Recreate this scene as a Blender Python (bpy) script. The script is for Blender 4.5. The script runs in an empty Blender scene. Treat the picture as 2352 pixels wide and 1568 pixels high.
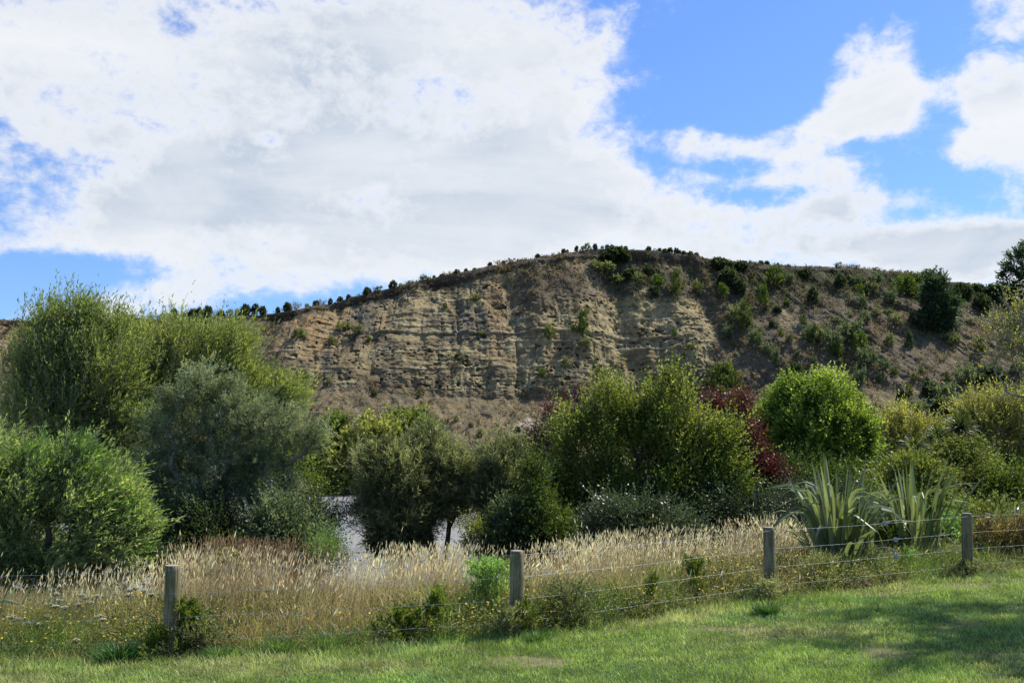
import bpy, math, random
import numpy as np
from mathutils import Vector
from mathutils.bvhtree import BVHTree

# ------------------------------------------------------------------ camera
CZ = 2.3                      # eye height above the lawn datum
F = 2259.0                    # focal length in units of a 2352 px wide picture
HOR = 1050.0                  # picture row of the horizon
PITCH = math.atan((HOR - 784.0) / F)
sc = bpy.context.scene
cam_d = bpy.data.cameras.new('camera')
cam_d.sensor_width = 36.0
cam_d.lens = 36.0 * F / 2352.0
cam_d.clip_start = 0.1
cam_d.clip_end = 20000.0
cam = bpy.data.objects.new('camera', cam_d)
sc.collection.objects.link(cam)
cam.location = (0, 0, CZ)
cam.rotation_euler = (math.radians(90) + PITCH, 0, 0)
sc.camera = cam

# ------------------------------------------------------------------ sun
SUN_EL, SUN_AZ = 55.0, 58.0   # degrees; azimuth from +Y towards +X
se, sa = math.radians(SUN_EL), math.radians(SUN_AZ)
sun_dir = Vector((math.cos(se) * math.sin(sa), math.cos(se) * math.cos(sa), math.sin(se)))
sd = bpy.data.lights.new('sun', 'SUN')
sd.energy = 5.0
sd.angle = math.radians(0.6)
sd.color = (1.0, 0.955, 0.88)
so = bpy.data.objects.new('sun', sd)
sc.collection.objects.link(so)
so.rotation_euler = sun_dir.to_track_quat('Z', 'Y').to_euler()
so.location = (60, 30, 80)

sc.view_settings.view_transform = 'Standard'
sc.view_settings.look = 'None'
sc.view_settings.gamma = 1.0
sc.view_settings.exposure = 0.45
sc.cycles.max_bounces = 5
sc.cycles.diffuse_bounces = 3
sc.cycles.glossy_bounces = 2
sc.cycles.transmission_bounces = 3
sc.cycles.caustics_reflective = False
sc.cycles.caustics_refractive = False


def ray(px, py):
    """direction through a picture point, scaled so that its y is 1"""
    v = np.array([px - 1176.0, F, 784.0 - py], float)
    c, s = math.cos(PITCH), math.sin(PITCH)
    d = np.array([v[0], v[1] * c - v[2] * s, v[1] * s + v[2] * c])
    return d / d[1]


def P(px, py, d):
    return ray(px, py) * d + np.array([0, 0, CZ])


def proj(p):
    """world points (n,3) to picture coordinates"""
    p = np.asarray(p, float) - np.array([0, 0, CZ])
    c, s = math.cos(PITCH), math.sin(PITCH)
    f = p[..., 1] * c + p[..., 2] * s
    u = -p[..., 1] * s + p[..., 2] * c
    return 1176 + F * p[..., 0] / f, 784 - F * u / f


# ------------------------------------------------------------------ sky
def build_world():
    w = bpy.data.worlds.new('World')
    sc.world = w
    w.use_nodes = True
    nt = w.node_tree
    N, L = nt.nodes, nt.links
    N.clear()

    def node(t, **k):
        n = N.new(t)
        for a, b in k.items():
            setattr(n, a, b)
        return n

    def val(x, sock):
        if isinstance(x, (int, float)):
            sock.default_value = x
        else:
            L.new(x, sock)

    def m(op, a, b=None, c=None, clamp=False):
        n = node('ShaderNodeMath', operation=op, use_clamp=clamp)
        val(a, n.inputs[0])
        if b is not None:
            val(b, n.inputs[1])
        if c is not None:
            val(c, n.inputs[2])
        return n.outputs[0]

    def mixc(f, a, b):
        n = node('ShaderNodeMix', data_type='RGBA')
        val(f, n.inputs[0])
        for s, x in ((6, a), (7, b)):
            if isinstance(x, tuple):
                n.inputs[s].default_value = (*x, 1)
            else:
                L.new(x, n.inputs[s])
        return n.outputs[2]

    sky = node('ShaderNodeTexSky', sky_type='NISHITA', sun_disc=False)
    sky.sun_elevation = se
    sky.sun_rotation = sa
    sky.altitude = 100
    sky.air_density = 1.15
    sky.dust_density = 0.35
    sky.ozone_density = 2.2
    tc = node('ShaderNodeTexCoord')
    sep = node('ShaderNodeSeparateXYZ')
    L.new(tc.outputs['Generated'], sep.inputs[0])
    X, Y, Z = sep.outputs
    az = m('ARCTAN2', X, Y)
    el = m('ARCSINE', Z)
    ae = node('ShaderNodeCombineXYZ')
    L.new(az, ae.inputs[0])
    L.new(el, ae.inputs[1])
    zc = m('ADD', m('MAXIMUM', Z, 0.0), 0.16)
    pl = node('ShaderNodeCombineXYZ')
    L.new(m('DIVIDE', X, zc), pl.inputs[0])
    L.new(m('DIVIDE', Y, zc), pl.inputs[1])

    def noise(vec, scale, detail=8.0, rough=0.55, dist=0.0, loc=(0, 0, 0), sc_=(1, 1, 1), rot=0.0):
        mp = node('ShaderNodeMapping')
        L.new(vec, mp.inputs[0])
        mp.inputs['Location'].default_value = loc
        mp.inputs['Rotation'].default_value = (0, 0, rot)
        mp.inputs['Scale'].default_value = sc_
        n = node('ShaderNodeTexNoise')
        n.inputs['Scale'].default_value = scale
        n.inputs['Detail'].default_value = detail
        n.inputs['Roughness'].default_value = rough
        n.inputs['Distortion'].default_value = dist
        L.new(mp.outputs[0], n.inputs['Vector'])
        return n.outputs['Fac']

    # (px, py, rx, ry, rotation in degrees, weight) of banks of cloud and of gaps
    banks = [
        (560, 250, 800, 330, 4, 0.42), (900, 470, 620, 190, 8, 0.34), (420, 470, 520, 110, 22, 0.30), (1180, 430, 330, 170, 25, 0.34),
        (1080, 60, 330, 120, 0, 0.36), (1330, 500, 330, 100, 12, 0.36), (1240, 180, 200, 120, 20, 0.2), (900, 590, 620, 70, 8, 0.22),
        (2020, 175, 130, 110, 25, 0.62), (2020, 250, 170, 62, 0, 0.42), (1620, 325, 135, 48, -6, 0.55), (1850, 315, 120, 45, 8, 0.42), (1800, 390, 170, 42, 0, 0.36),
        (1960, 460, 160, 42, 8, 0.22), (2280, 200, 120, 66, -10, 0.66), (2320, 340, 130, 100, 0, 0.60), (2180, 380, 60, 36, 0, 0.26),
        (1720, 530, 340, 90, 6, 0.50), (2230, 560, 300, 110, -22, 0.60), (2290, 40, 110, 90, 0, 0.34), (2000, 590, 400, 60, 0, 0.30),
        (1440, 150, 220, 50, -6, 0.16), (1500, 30, 130, 50, 10, 0.26), (1600, 160, 120, 50, 0, 0.14), (330, 700, 260, 50, 12, 0.26), (90, 570, 260, 30, 16, 0.12), (1400, 230, 100, 40, 10, 0.1),
        (40, 640, 260, 52, 10, -0.46), (200, 620, 120, 34, 14, -0.2), (190, 375, 100, 34, 10, -0.10), (1500, 335, 80, 60, 30, -0.34), (1740, 455, 160, 26, 0, -0.22), (200, 150, 400, 130, 0, 0.14), (740, 140, 200, 110, 0, 0.30), (1930, 330, 60, 30, 0, -0.1), (1700, 385, 80, 22, 0, -0.24), (1560, 200, 60, 60, 0, -0.12), (1740, 110, 300, 190, 0, -0.36), (1420, 270, 90, 50, 35, -0.16), (1730, 230, 140, 60, 0, -0.18),
        (2150, 430, 200, 60, 0, -0.42), (2080, 505, 200, 34, 0, -0.34), (610, 320, 36, 18, 0, -0.2), (1180, 255, 40, 50, 0, -0.14),
        (2170, 70, 100, 90, 0, -0.22), (1550, 400, 120, 36, 20, -0.14), (2150, 220, 60, 110, 0, -0.30), (1700, 250, 160, 70, 0, -0.2), (1700, 400, 60, 40, 0, -0.12),
    ]
    acc = None
    for px, py, rx, ry, rot, wt in banks:
        d = ray(px, py)
        a0 = math.atan2(d[0], d[1])
        e0 = math.asin(d[2] / np.linalg.norm(d))
        mp = node('ShaderNodeMapping', vector_type='TEXTURE')
        mp.inputs['Location'].default_value = (a0, e0, 0)
        mp.inputs['Rotation'].default_value = (0, 0, math.radians(rot))
        mp.inputs['Scale'].default_value = (rx / F * 1.25, ry / F * 1.25, 1)
        L.new(ae.outputs[0], mp.inputs[0])
        g = node('ShaderNodeTexGradient', gradient_type='SPHERICAL')
        L.new(mp.outputs[0], g.inputs[0])
        s = m('SMOOTHSTEP', g.outputs['Fac'], 0.0, 0.75) if False else m('SMOOTH_MIN', g.outputs['Fac'], 0.6, 0.3)
        acc = m('MULTIPLY', s, wt / 0.6) if acc is None else m('MULTIPLY_ADD', s, wt / 0.6, acc)
    n1 = noise(pl.outputs[0], 2.1, 12, 0.58, 0.25, (3.1, 1.7, 0), (1, 1, 1))
    n3 = noise(ae.outputs[0], 3.2, 7, 0.55, 0.6, (8.0, 5.0, 0), (0.7, 2.6, 1), -0.28)
    n4 = noise(ae.outputs[0], 8.0, 12, 0.60, 0.35, (1.0, 4.0, 0), (1.0, 1.5, 1), 0.25)
    n5 = noise(ae.outputs[0], 24.0, 11, 0.66, 0.25, (6.0, 1.0, 0), (1.0, 1.35, 1), 0.2)
    dens = m('ADD', acc, m('MULTIPLY', m('SUBTRACT', n1, 0.5), 0.30))
    dens = m('ADD', dens, m('MULTIPLY', m('SUBTRACT', n4, 0.5), 1.05))
    dens = m('ADD', dens, m('MULTIPLY', m('SUBTRACT', n5, 0.5), 1.05))
    n6 = noise(ae.outputs[0], 62.0, 8, 0.62, 0.3, (2.0, 7.0, 0), (1.0, 1.3, 1), 0.3)
    dens = m('ADD', dens, m('MULTIPLY', m('SUBTRACT', n6, 0.5), 0.5))
    dens = m('ADD', dens, -0.16)
    mr = node('ShaderNodeMapRange', interpolation_type='SMOOTHERSTEP')
    L.new(dens, mr.inputs[0])
    mr.inputs[1].default_value = -0.22
    mr.inputs[2].default_value = 0.44
    alpha = m('MULTIPLY', mr.outputs[0], 0.97)
    # thick cloud is slightly greyer underneath, thin cloud white
    sh = m('MULTIPLY', m('SUBTRACT', n3, 0.34), 2.6, clamp=True)
    sh = m('MULTIPLY', sh, m('MULTIPLY', m('SUBTRACT', dens, 0.22), 2.6, clamp=True))
    fine = m('MULTIPLY', m('SUBTRACT', n4, 0.42), 2.6, clamp=True)
    sh2 = m('MULTIPLY', sh, m('SUBTRACT', 1.15, m('MULTIPLY', fine, 0.7)), clamp=True)
    ccol = mixc(sh2, (0.93, 0.95, 0.98), (0.52, 0.61, 0.73))
    K = 0.10
    sc1 = node('ShaderNodeVectorMath', operation='SCALE')
    L.new(ccol, sc1.inputs[0])
    sc1.inputs['Scale'].default_value = 0.72 / K
    tint = node('ShaderNodeMix', data_type='RGBA', blend_type='MULTIPLY')
    tint.inputs[0].default_value = 1.0
    L.new(sky.outputs[0], tint.inputs[6])
    tint.inputs[7].default_value = (0.66, 0.88, 1.28, 1)
    col = mixc(alpha, tint.outputs[2], sc1.outputs[0])
    bg = node('ShaderNodeBackground')
    L.new(col, bg.inputs[0])
    bg.inputs[1].default_value = K
    out = node('ShaderNodeOutputWorld')
    L.new(bg.outputs[0], out.inputs[0])
    w.cycles.sampling_method = 'MANUAL'
    w.cycles.sample_map_resolution = 512


build_world()

# ------------------------------------------------------------------ helpers
COL = sc.collection


def tag(o, label=None, cat=None, group=None, kind=None):
    if label:
        o['label'] = label
    if cat:
        o['category'] = cat
    if group:
        o['group'] = group
    if kind:
        o['kind'] = kind
    return o


def empty(name, loc, label=None, cat=None, group=None):
    o = bpy.data.objects.new(name, None)
    o.location = tuple(float(v) for v in loc)
    o.empty_display_size = 0.3
    COL.objects.link(o)
    return tag(o, label, cat, group)


def mesh_obj(name, V, FC, mat, parent=None, cols=None, smooth=False, origin=None):
    """V (n,3); FC an (m,k) array, or a list of such arrays with different k; cols: per-face colours (m,3)"""
    V = np.asarray(V, np.float32)
    if origin is None:
        origin = np.array(parent.location) if parent is not None else np.zeros(3)
    V = V - np.asarray(origin, np.float32)
    if not isinstance(FC, list):
        FC = [FC]
    me = bpy.data.meshes.new(name)
    me.vertices.add(len(V))
    me.vertices.foreach_set('co', V.ravel())
    li = np.concatenate([f.ravel() for f in FC]).astype(np.int32)
    cnt = np.concatenate([np.full(len(f), f.shape[1], np.int32) for f in FC])
    st = np.concatenate([[0], np.cumsum(cnt)[:-1]]).astype(np.int32)
    me.loops.add(len(li))
    me.loops.foreach_set('vertex_index', li)
    me.polygons.add(len(cnt))
    me.polygons.foreach_set('loop_start', st)
    if smooth:
        me.polygons.foreach_set('use_smooth', np.ones(len(cnt), bool))
    else:
        me.polygons.foreach_set('use_smooth', np.zeros(len(cnt), bool))
    if cols is not None:
        cols = np.asarray(cols, np.float32)
        at = me.attributes.new('col', 'FLOAT_COLOR', 'FACE' if len(cols) == len(cnt) else 'POINT')
        c4 = np.ones((len(cols), 4), np.float32)
        c4[:, :3] = np.clip(cols, 0, 1)
        at.data.foreach_set('color', c4.ravel())
    me.update(calc_edges=True)
    if mat is not None:
        me.materials.append(mat)
    o = bpy.data.objects.new(name, me)
    COL.objects.link(o)
    if parent is not None:
        o.parent = parent
    else:
        o.location = tuple(float(v) for v in origin)
    return o


def nrm(v):
    return v / np.maximum(np.linalg.norm(v, axis=-1, keepdims=True), 1e-9)


# value noise -------------------------------------------------------
def _hash(ix, iy, seed):
    h = (ix.astype(np.int64) * 374761393 + iy.astype(np.int64) * 668265263 + seed * 974634777) & 0xFFFFFFFF
    h = ((h ^ (h >> 13)) * 1274126177) & 0xFFFFFFFF
    return ((h ^ (h >> 16)) & 0xFFFF) / 65535.0


def vnoise(x, y, seed=0):
    x, y = np.asarray(x, float), np.asarray(y, float)
    ix, iy = np.floor(x), np.floor(y)
    fx, fy = x - ix, y - iy
    fx = fx * fx * fx * (fx * (fx * 6 - 15) + 10)
    fy = fy * fy * fy * (fy * (fy * 6 - 15) + 10)
    a, b = _hash(ix, iy, seed), _hash(ix + 1, iy, seed)
    c, d = _hash(ix, iy + 1, seed), _hash(ix + 1, iy + 1, seed)
    return (a * (1 - fx) + b * fx) * (1 - fy) + (c * (1 - fx) + d * fx) * fy


def fbm(x, y, seed=0, octv=4, gain=0.5):
    s, a, t = 0.0, 1.0, 0.0
    for i in range(octv):
        s = s + a * vnoise(x * 2 ** i + 17.3 * i, y * 2 ** i - 9.1 * i, seed + i)
        t += a
        a *= gain
    return s / t * 2 - 1          # about -1..1


def sstep(a, b, x):
    t = np.clip((x - a) / (b - a), 0, 1)
    return t * t * (3 - 2 * t)


# materials ---------------------------------------------------------
def new_mat(name):
    m = bpy.data.materials.new(name)
    m.use_nodes = True
    nt = m.node_tree
    nt.nodes.clear()
    out = nt.nodes.new('ShaderNodeOutputMaterial')
    return m, nt, out


def leaf_mat(name, transl=0.35, rough=0.5, spec=0.35, under=None, tcol=1.35, thue=(1.1, 1.15, .6)):
    """per-leaf colour from the mesh; light comes through the blade"""
    m, nt, out = new_mat(name)
    N, L = nt.nodes, nt.links
    at = N.new('ShaderNodeAttribute')
    at.attribute_name = 'col'
    geo = N.new('ShaderNodeNewGeometry')
    no = N.new('ShaderNodeTexNoise')
    no.inputs['Scale'].default_value = 1.7
    no.inputs['Detail'].default_value = 3
    L.new(geo.outputs['Position'], no.inputs['Vector'])
    mr = N.new('ShaderNodeMapRange')
    L.new(no.outputs['Fac'], mr.inputs[0])
    mr.inputs[1].default_value = 0.3
    mr.inputs[2].default_value = 0.7
    mr.inputs[3].default_value = 0.75
    mr.inputs[4].default_value = 1.25
    vm = N.new('ShaderNodeVectorMath')
    vm.operation = 'SCALE'
    L.new(at.outputs['Color'], vm.inputs[0])
    L.new(mr.outputs[0], vm.inputs['Scale'])
    base = vm.outputs[0]
    if under is not None:
        mx = N.new('ShaderNodeMix')
        mx.data_type = 'RGBA'
        L.new(geo.outputs['Backfacing'], mx.inputs[0])
        L.new(base, mx.inputs[6])
        mx.inputs[7].default_value = (*under, 1)
        base = mx.outputs[2]
    b = N.new('ShaderNodeBsdfPrincipled')
    b.inputs['Roughness'].default_value = rough
    b.inputs['Specular IOR Level'].default_value = spec
    L.new(base, b.inputs['Base Color'])
    tr = N.new('ShaderNodeBsdfTranslucent')
    v2 = N.new('ShaderNodeVectorMath')
    v2.operation = 'MULTIPLY'
    L.new(vm.outputs[0], v2.inputs[0])
    v2.inputs[1].default_value = tuple(tcol * h for h in thue)
    L.new(v2.outputs[0], tr.inputs['Color'])
    ms = N.new('ShaderNodeMixShader')
    ms.inputs[0].default_value = transl
    L.new(b.outputs[0], ms.inputs[1])
    L.new(tr.outputs[0], ms.inputs[2])
    L.new(ms.outputs[0], out.inputs[0])
    return m


def noise_mat(name, c1, c2, scale=8.0, rough=0.85, bump=0.3, stretch=(1, 1, 1), spec=0.3, metal=0.0, dist=0.02):
    m, nt, out = new_mat(name)
    N, L = nt.nodes, nt.links
    tc = N.new('ShaderNodeTexCoord')
    mp = N.new('ShaderNodeMapping')
    mp.inputs['Scale'].default_value = stretch
    L.new(tc.outputs['Object'], mp.inputs[0])
    no = N.new('ShaderNodeTexNoise')
    no.inputs['Scale'].default_value = scale
    no.inputs['Detail'].default_value = 6
    no.inputs['Roughness'].default_value = 0.65
    L.new(mp.outputs[0], no.inputs['Vector'])
    cr = N.new('ShaderNodeValToRGB')
    cr.color_ramp.elements[0].position = 0.32
    cr.color_ramp.elements[1].position = 0.68
    cr.color_ramp.elements[0].color = (*c1, 1)
    cr.color_ramp.elements[1].color = (*c2, 1)
    L.new(no.outputs['Fac'], cr.inputs[0])
    b = N.new('ShaderNodeBsdfPrincipled')
    b.inputs['Roughness'].default_value = rough
    b.inputs['Specular IOR Level'].default_value = spec
    b.inputs['Metallic'].default_value = metal
    L.new(cr.outputs[0], b.inputs['Base Color'])
    bp = N.new('ShaderNodeBump')
    bp.inputs['Strength'].default_value = bump
    bp.inputs['Distance'].default_value = dist
    L.new(no.outputs['Fac'], bp.inputs['Height'])
    L.new(bp.outputs[0], b.inputs['Normal'])
    L.new(b.outputs[0], out.inputs[0])
    return m


M_LEAF = leaf_mat('leaf', 0.42, 0.5, 0.3)
M_GLOSSY = leaf_mat('glossy_leaf', 0.25, 0.42, 0.45)
M_WILLOW = leaf_mat('willow_leaf', 0.42, 0.5, 0.3, under=(0.30, 0.33, 0.19))
M_DRY = leaf_mat('dry_grass', 0.40, 0.6, 0.25, tcol=1.2, thue=(1.08, 1.06, .74))
M_GRASS = leaf_mat('green_grass', 0.36, 0.45, 0.35)
M_FLAX = leaf_mat('flax_leaf', 0.28, 0.42, 0.4)
M_PETAL = leaf_mat('petal', 0.25, 0.6, 0.2, tcol=0.9)
M_BARK = noise_mat('bark', (0.035, 0.028, 0.022), (0.13, 0.11, 0.09), 14, 0.9, 0.6, (1, 1, 0.3))
M_BARKG = noise_mat('pale_bark', (0.16, 0.145, 0.12), (0.34, 0.31, 0.26), 14, 0.85, 0.5, (1, 1, 0.3))

# ------------------------------------------------------------------ terrain
POSTS = [(-12.6, 12.6), (-8.2, 11.9), (-3.96, 11.7), (0.06, 12.3), (3.86, 15.0), (7.66, 16.8), (12.0, 18.6), (16.5, 20.5)]
FX = np.array([-60.0] + [p[0] for p in POSTS] + [60.0])
FY = np.array([16.0] + [p[1] for p in POSTS] + [36.0])
WATER_Z = -2.2


def fence_y(x):
    return np.interp(x, FX, FY)


def ground(x, y):
    x, y = np.asarray(x, float), np.asarray(y, float)
    z = 0.027 * (np.clip(x, -12, 22) + 4)
    z = z + 0.05 * np.clip(9.0 - y, 0, 12)
    lump = 0.03 * fbm(x * 0.6, y * 0.6, 3, 3)
    z = z + lump
    dd = y - fence_y(x)
    fall = sstep(1.5, 30.0, dd)
    bank = z * (1 - fall) + (WATER_Z - 0.5) * fall
    bank = bank + 0.12 * fbm(x * 0.25, y * 0.25, 9, 3) * sstep(0.5, 4, dd)
    far = sstep(119, 125, y + 3 * fbm(x * 0.04, 0 * x, 5, 2))
    return bank + far * (0.9 + 0.05 * np.clip(y - 123, 0, 30))


SKY_X = [-900, 0, 70, 200, 380, 487, 600, 665, 760, 824, 900, 960, 1050, 1130, 1240, 1300, 1350, 1420, 1500, 1560, 1600,
         1640, 1700, 1750, 1820, 1900, 2000, 2100, 2180, 2300, 2352, 2600, 3300]
SKY_Y = [770, 733, 735, 733, 731, 730, 722, 713, 697, 679, 662, 646, 626, 610, 591, 581, 574, 572, 575, 582, 586,
         596, 601, 606, 610, 612, 618, 629, 646, 661, 668, 700, 760]
NX = 1150
xs = np.concatenate([np.linspace(-330, -108, 60)[:-1], np.linspace(-108, 112, NX), np.linspace(112, 380, 60)[1:]])
ridge_y = np.interp(xs, [-330, -105, -40, 0, 45, 100, 380], [200, 176, 178, 184, 192, 206, 225])
ridge_px = 1176 + F * xs / ridge_y
ridge_row = np.interp(ridge_px, SKY_X, SKY_Y)
ridge_z = (HOR - ridge_row) / F * ridge_y + CZ
for _ in range(2):   # exact rows for the pitched camera
    _px, _py = proj(np.stack([xs, ridge_y, ridge_z], 1))
    ridge_z += (_py - np.interp(_px, SKY_X, SKY_Y)) / F * ridge_y
ridge_z = np.maximum(ridge_z, 12) + 0.22 * fbm(xs * 0.5, 0 * xs, 4, 4)
gentle = sstep(22, 60, xs)          # the right-hand half is a planted slope rather than a cliff
NT = 430
tt = np.linspace(0, 1, NT)
foot_y, foot_z = 127.0, -1.6
# profile points: foot, top of the scree, ridge
scree_t = 0.27
sy = ridge_y - (23.0 + 14 * gentle)
sz = np.interp(xs, [-330, -100, -40, 0, 20, 60, 120, 380], [9, 11, 13.5, 11.5, 11, 13, 12, 10])
T, XX = np.meshgrid(tt, xs, indexing='ij')
RY, RZ, SY, SZ, GE = (np.broadcast_to(a, T.shape) for a in (ridge_y, ridge_z, sy, sz, gentle))
k1 = np.clip(T / scree_t, 0, 1)
k2 = np.clip((T - scree_t) / (1 - scree_t), 0, 1)
YY = foot_y + (SY - foot_y) * k1 + (RY - SY) * (k2 ** (1.0 + 0.25 * (1 - GE)))
ZZ = foot_z + (SZ - foot_z) * (0.45 * k1 + 0.55 * k1 ** 2.0) + (RZ - SZ) * k2
env = sstep(0.0, 0.12, T) * sstep(1.0, 0.955, T)
cl = sstep(scree_t - 0.03, scree_t + 0.06, T)      # 1 on the cliff itself
# spurs and gullies running down the face
warp = 3.0 * fbm(XX * 0.05, ZZ * 0.05, 21, 3)
lean = GE * (ZZ - 25) * 0.75
gx = XX + warp + lean
spur = fbm(gx * 0.045, ZZ * 0.010, 31, 3) * 4.2 + fbm(gx * 0.16, ZZ * 0.035, 37, 4) * 2.0
rill = np.abs(fbm(gx * 0.42, ZZ * 0.07, 41, 3))
crag = fbm(XX * 0.5, ZZ * 0.5, 51, 5, 0.55)
disp = spur * (0.35 + 0.65 * cl) - (0.38 * sstep(0.22, 0.0, rill) * sstep(-0.3, 0.5, fbm(XX * 0.11, ZZ * 0.11, 43, 3))) * cl + crag * 0.9
# beds: hard ledges that stand proud of softer rock below
zw = ZZ + 0.9 * fbm(XX * 0.03, ZZ * 0.02, 61, 2) + 0.03 * (XX + 20) * (XX < -20)
bed = 0 * ZZ
saw = (zw / 0.95 + 0.5 * fbm(XX * 0.10, ZZ * 0.2, 63, 3)) % 1.0
saw = (sstep(0.0, 0.12, saw) * (1 - saw)) * sstep(-.1, .45, fbm(XX * 0.12, ZZ * .2, 65, 4))
crack = sstep(0.09, 0.0, np.abs(fbm(XX * 0.45 + 0.3 * fbm(XX, ZZ, 66, 2), ZZ * 0.10, 67, 3))) * sstep(-.2, .3, fbm(XX * .2, ZZ * .3, 69, 3))
ledge_mask = 0 * ZZ
for i, (bz, th, amp) in enumerate([(13.4, .22, .6), (14.6, .25, .6), (15.9, .2, .5), (17.2, .28, .8), (18.5, .22, .6), (19.6, .3, 1.0), (20.9, .2, .5), (22.1, .25, .6), (23.2, .2, .5),
                                   (24.2, .34, 1.3), (25.6, .3, 1.0), (26.7, .2, .5), (28.1, .25, .7), (29.6, .22, .6), (31.6, .35, 1.0), (33.2, .2, .5), (34.9, .22, .5), (37, .2, .4)]):
    on = sstep(-0.1, 0.3, fbm(XX * 0.07 + i * 7, 0 * XX + i, 71 + i, 4))
    j = 0.35 * fbm(XX * 0.35, 0 * XX + i * 3, 91 + i, 3)
    b = sstep(th, th * 0.4, np.abs(zw - bz - j)) * on
    amp = amp * .36
    bed += amp * b
    ledge_mask = np.maximum(ledge_mask, b * sstep(.35, .6, vnoise(XX * 1.1, 0 * XX + i * 5, 111 + i)))
    bed -= 0.35 * amp * on * np.exp(-np.clip(bz - zw - j, 0, 9) / 0.7) * (zw < bz + j)
rows = sstep(0.35, 0.75, vnoise(XX * 0.02, zw * 0.35, 81)) * sstep(44, 30, np.abs(XX - 2))
pit = sstep(0.77, 0.88, vnoise(XX * 1.7, ZZ * 2.7, 83)) * sstep(0.35, 0.65, vnoise(XX * .12, zw * .38, 87))
face = cl * (1 - 0.75 * GE)


def blob(px, py, rx, ry, A, B, ang=0.0):
    c, s = math.cos(math.radians(ang)), math.sin(math.radians(ang))
    u, v = A - px, B - py
    return np.exp(-((u * c + v * s) / rx) ** 2 - ((-u * s + v * c) / ry) ** 2)


PXV, PYV = proj(np.stack([XX, YY, ZZ], -1))
wob = 28 * fbm(PXV * 0.02, PYV * 0.02, 131, 4)
PA, PB = PXV + wob, PYV + 18 * fbm(PXV * 0.025 + 9, PYV * 0.025, 137, 4)
rock_raw = (0.95 * blob(1000, 810, 260, 95, PA, PB) + 0.75 * blob(1150, 760, 35, 150, PA, PB, -4) + 0.9 * blob(700, 745, 75, 38, PA, PB, 10)
            + 0.7 * blob(20, 800, 60, 70, PA, PB) + 0.7 * blob(860, 700, 90, 14, PA, PB, -12)
            + 1.05 * blob(1530, 715, 115, 42, PA, PB, 4) + 1.0 * blob(1605, 760, 28, 55, PA, PB, -24) + 0.8 * blob(1470, 820, 200, 45, PA, PB, 5)
            + 0.75 * blob(1250, 860, 200, 38, PA, PB) + 0.9 * blob(1812, 735, 20, 42, PA, PB, -12) + 0.6 * blob(1868, 735, 12, 45, PA, PB, -8)
            + 0.7 * blob(1300, 600, 60, 16, PA, PB, 20) + 0.6 * blob(1365, 640, 18, 50, PA, PB, -25) + 0.6 * blob(980, 690, 40, 30, PA, PB)
            + 0.55 * blob(1130, 640, 22, 40, PA, PB) + 0.5 * blob(1530, 610, 60, 18, PA, PB, 20) + 0.55 * blob(2200, 790, 50, 30, PA, PB, 25)
            + 0.45 * blob(1470, 650, 20, 40, PA, PB, -20) + 0.5 * blob(1970, 850, 60, 14, PA, PB, 30) + 0.55 * blob(820, 790, 200, 90, PA, PB) + .45 * blob(1100, 700, 200, 60, PA, PB) + .4 * blob(1400, 760, 160, 90, PA, PB))
rock = sstep(0.34, 0.60, rock_raw * 0.95 + 0.34 * fbm(gx * 0.25, ZZ * 0.16, 141, 5) + 0.12 * fbm(XX * 1.2, ZZ * 1.2, 143, 3))
rock = np.clip(rock * cl, 0, 1)
disp = disp + face * (bed * (0.35 + 0.65 * rock) + 0.17 * saw * (.4 + .6 * rock) - .40 * crack) - 0.55 * pit * rock * face
disp = disp * env
disp = disp + (1 - cl) * env * (0.35 * fbm(XX * 0.5, YY * 0.5, 151, 4) + 0.25)
XV = XX + 0.1 * fbm(XX, ZZ, 5, 2)
YV = YY - disp * 0.82
ZV = ZZ + disp * 0.35 * (1 - 0.5 * cl)
# overhanging turf lip along the top
lip = np.exp(-((T - 0.965) / 0.012) ** 2) * (0.5 + 0.5 * fbm(XX * 0.3, 0 * XX, 161, 3))
YV = YV - lip * 0.9

# colours
c_rock1, c_rock2, c_rock3 = np.array([.200, .152, .078]), np.array([.300, .242, .120]), np.array([.27, .178, .082])
c_grey, c_veg, c_olive = np.array([.15, .13, .088]), np.array([.122, .094, .058]), np.array([.102, .095, .040])
c_dark, c_white, c_scree = np.array([.055, .043, .032]), np.array([.42, .37, .27]), np.array([.190, .145, .075])


def lerp(a, b, k):
    return a + (b - a) * k[..., None]


nA, nB = fbm(XX * 0.35, ZZ * 0.5, 171, 5), fbm(XX * 0.08, ZZ * 0.12, 173, 4)
CR = lerp(np.broadcast_to(c_rock1, XX.shape + (3,)), c_rock2, sstep(-0.25, 0.4, nA + 0.8 * blob(1540, 720, 160, 70, PXV, PYV)))
CR = lerp(CR, c_rock3, np.clip(0.9 * blob(700, 740, 130, 60, PXV, PYV) + 0.8 * blob(1140, 700, 26, 110, PXV, PYV) + .5 * blob(20, 800, 100, 100, PXV, PYV) + .5 * blob(1300, 600, 90, 60, PXV, PYV), 0, 1))
CR = lerp(CR, c_grey, sstep(0.15, 0.5, fbm(XX * 0.2, ZZ * 0.12, 175, 4)) * 0.8)
CR = lerp(CR, c_dark * 1.3, pit * rock * face * 0.85)  # shade inside the pits, put into the rock colour
CR = lerp(CR, c_veg, sstep(.1, .5, fbm(XX * .3, ZZ * .8, 185, 5)) * .75)
CV = lerp(np.broadcast_to(c_veg, XX.shape + (3,)), c_olive, sstep(0.0, 0.6, nB + 0.5 * fbm(XX * 0.9, ZZ * 0.9, 177, 3)) * 0.7)
CV = lerp(CV, c_grey * 0.95, sstep(0.1, 0.6, fbm(XX * 0.5, ZZ * 0.5, 181, 4)) * 0.5)
CV = lerp(CV, c_rock1 * 0.9, sstep(0.15, 0.55, fbm(gx * 0.7, ZZ * 0.35, 187, 4)) * 0.6)
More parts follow.
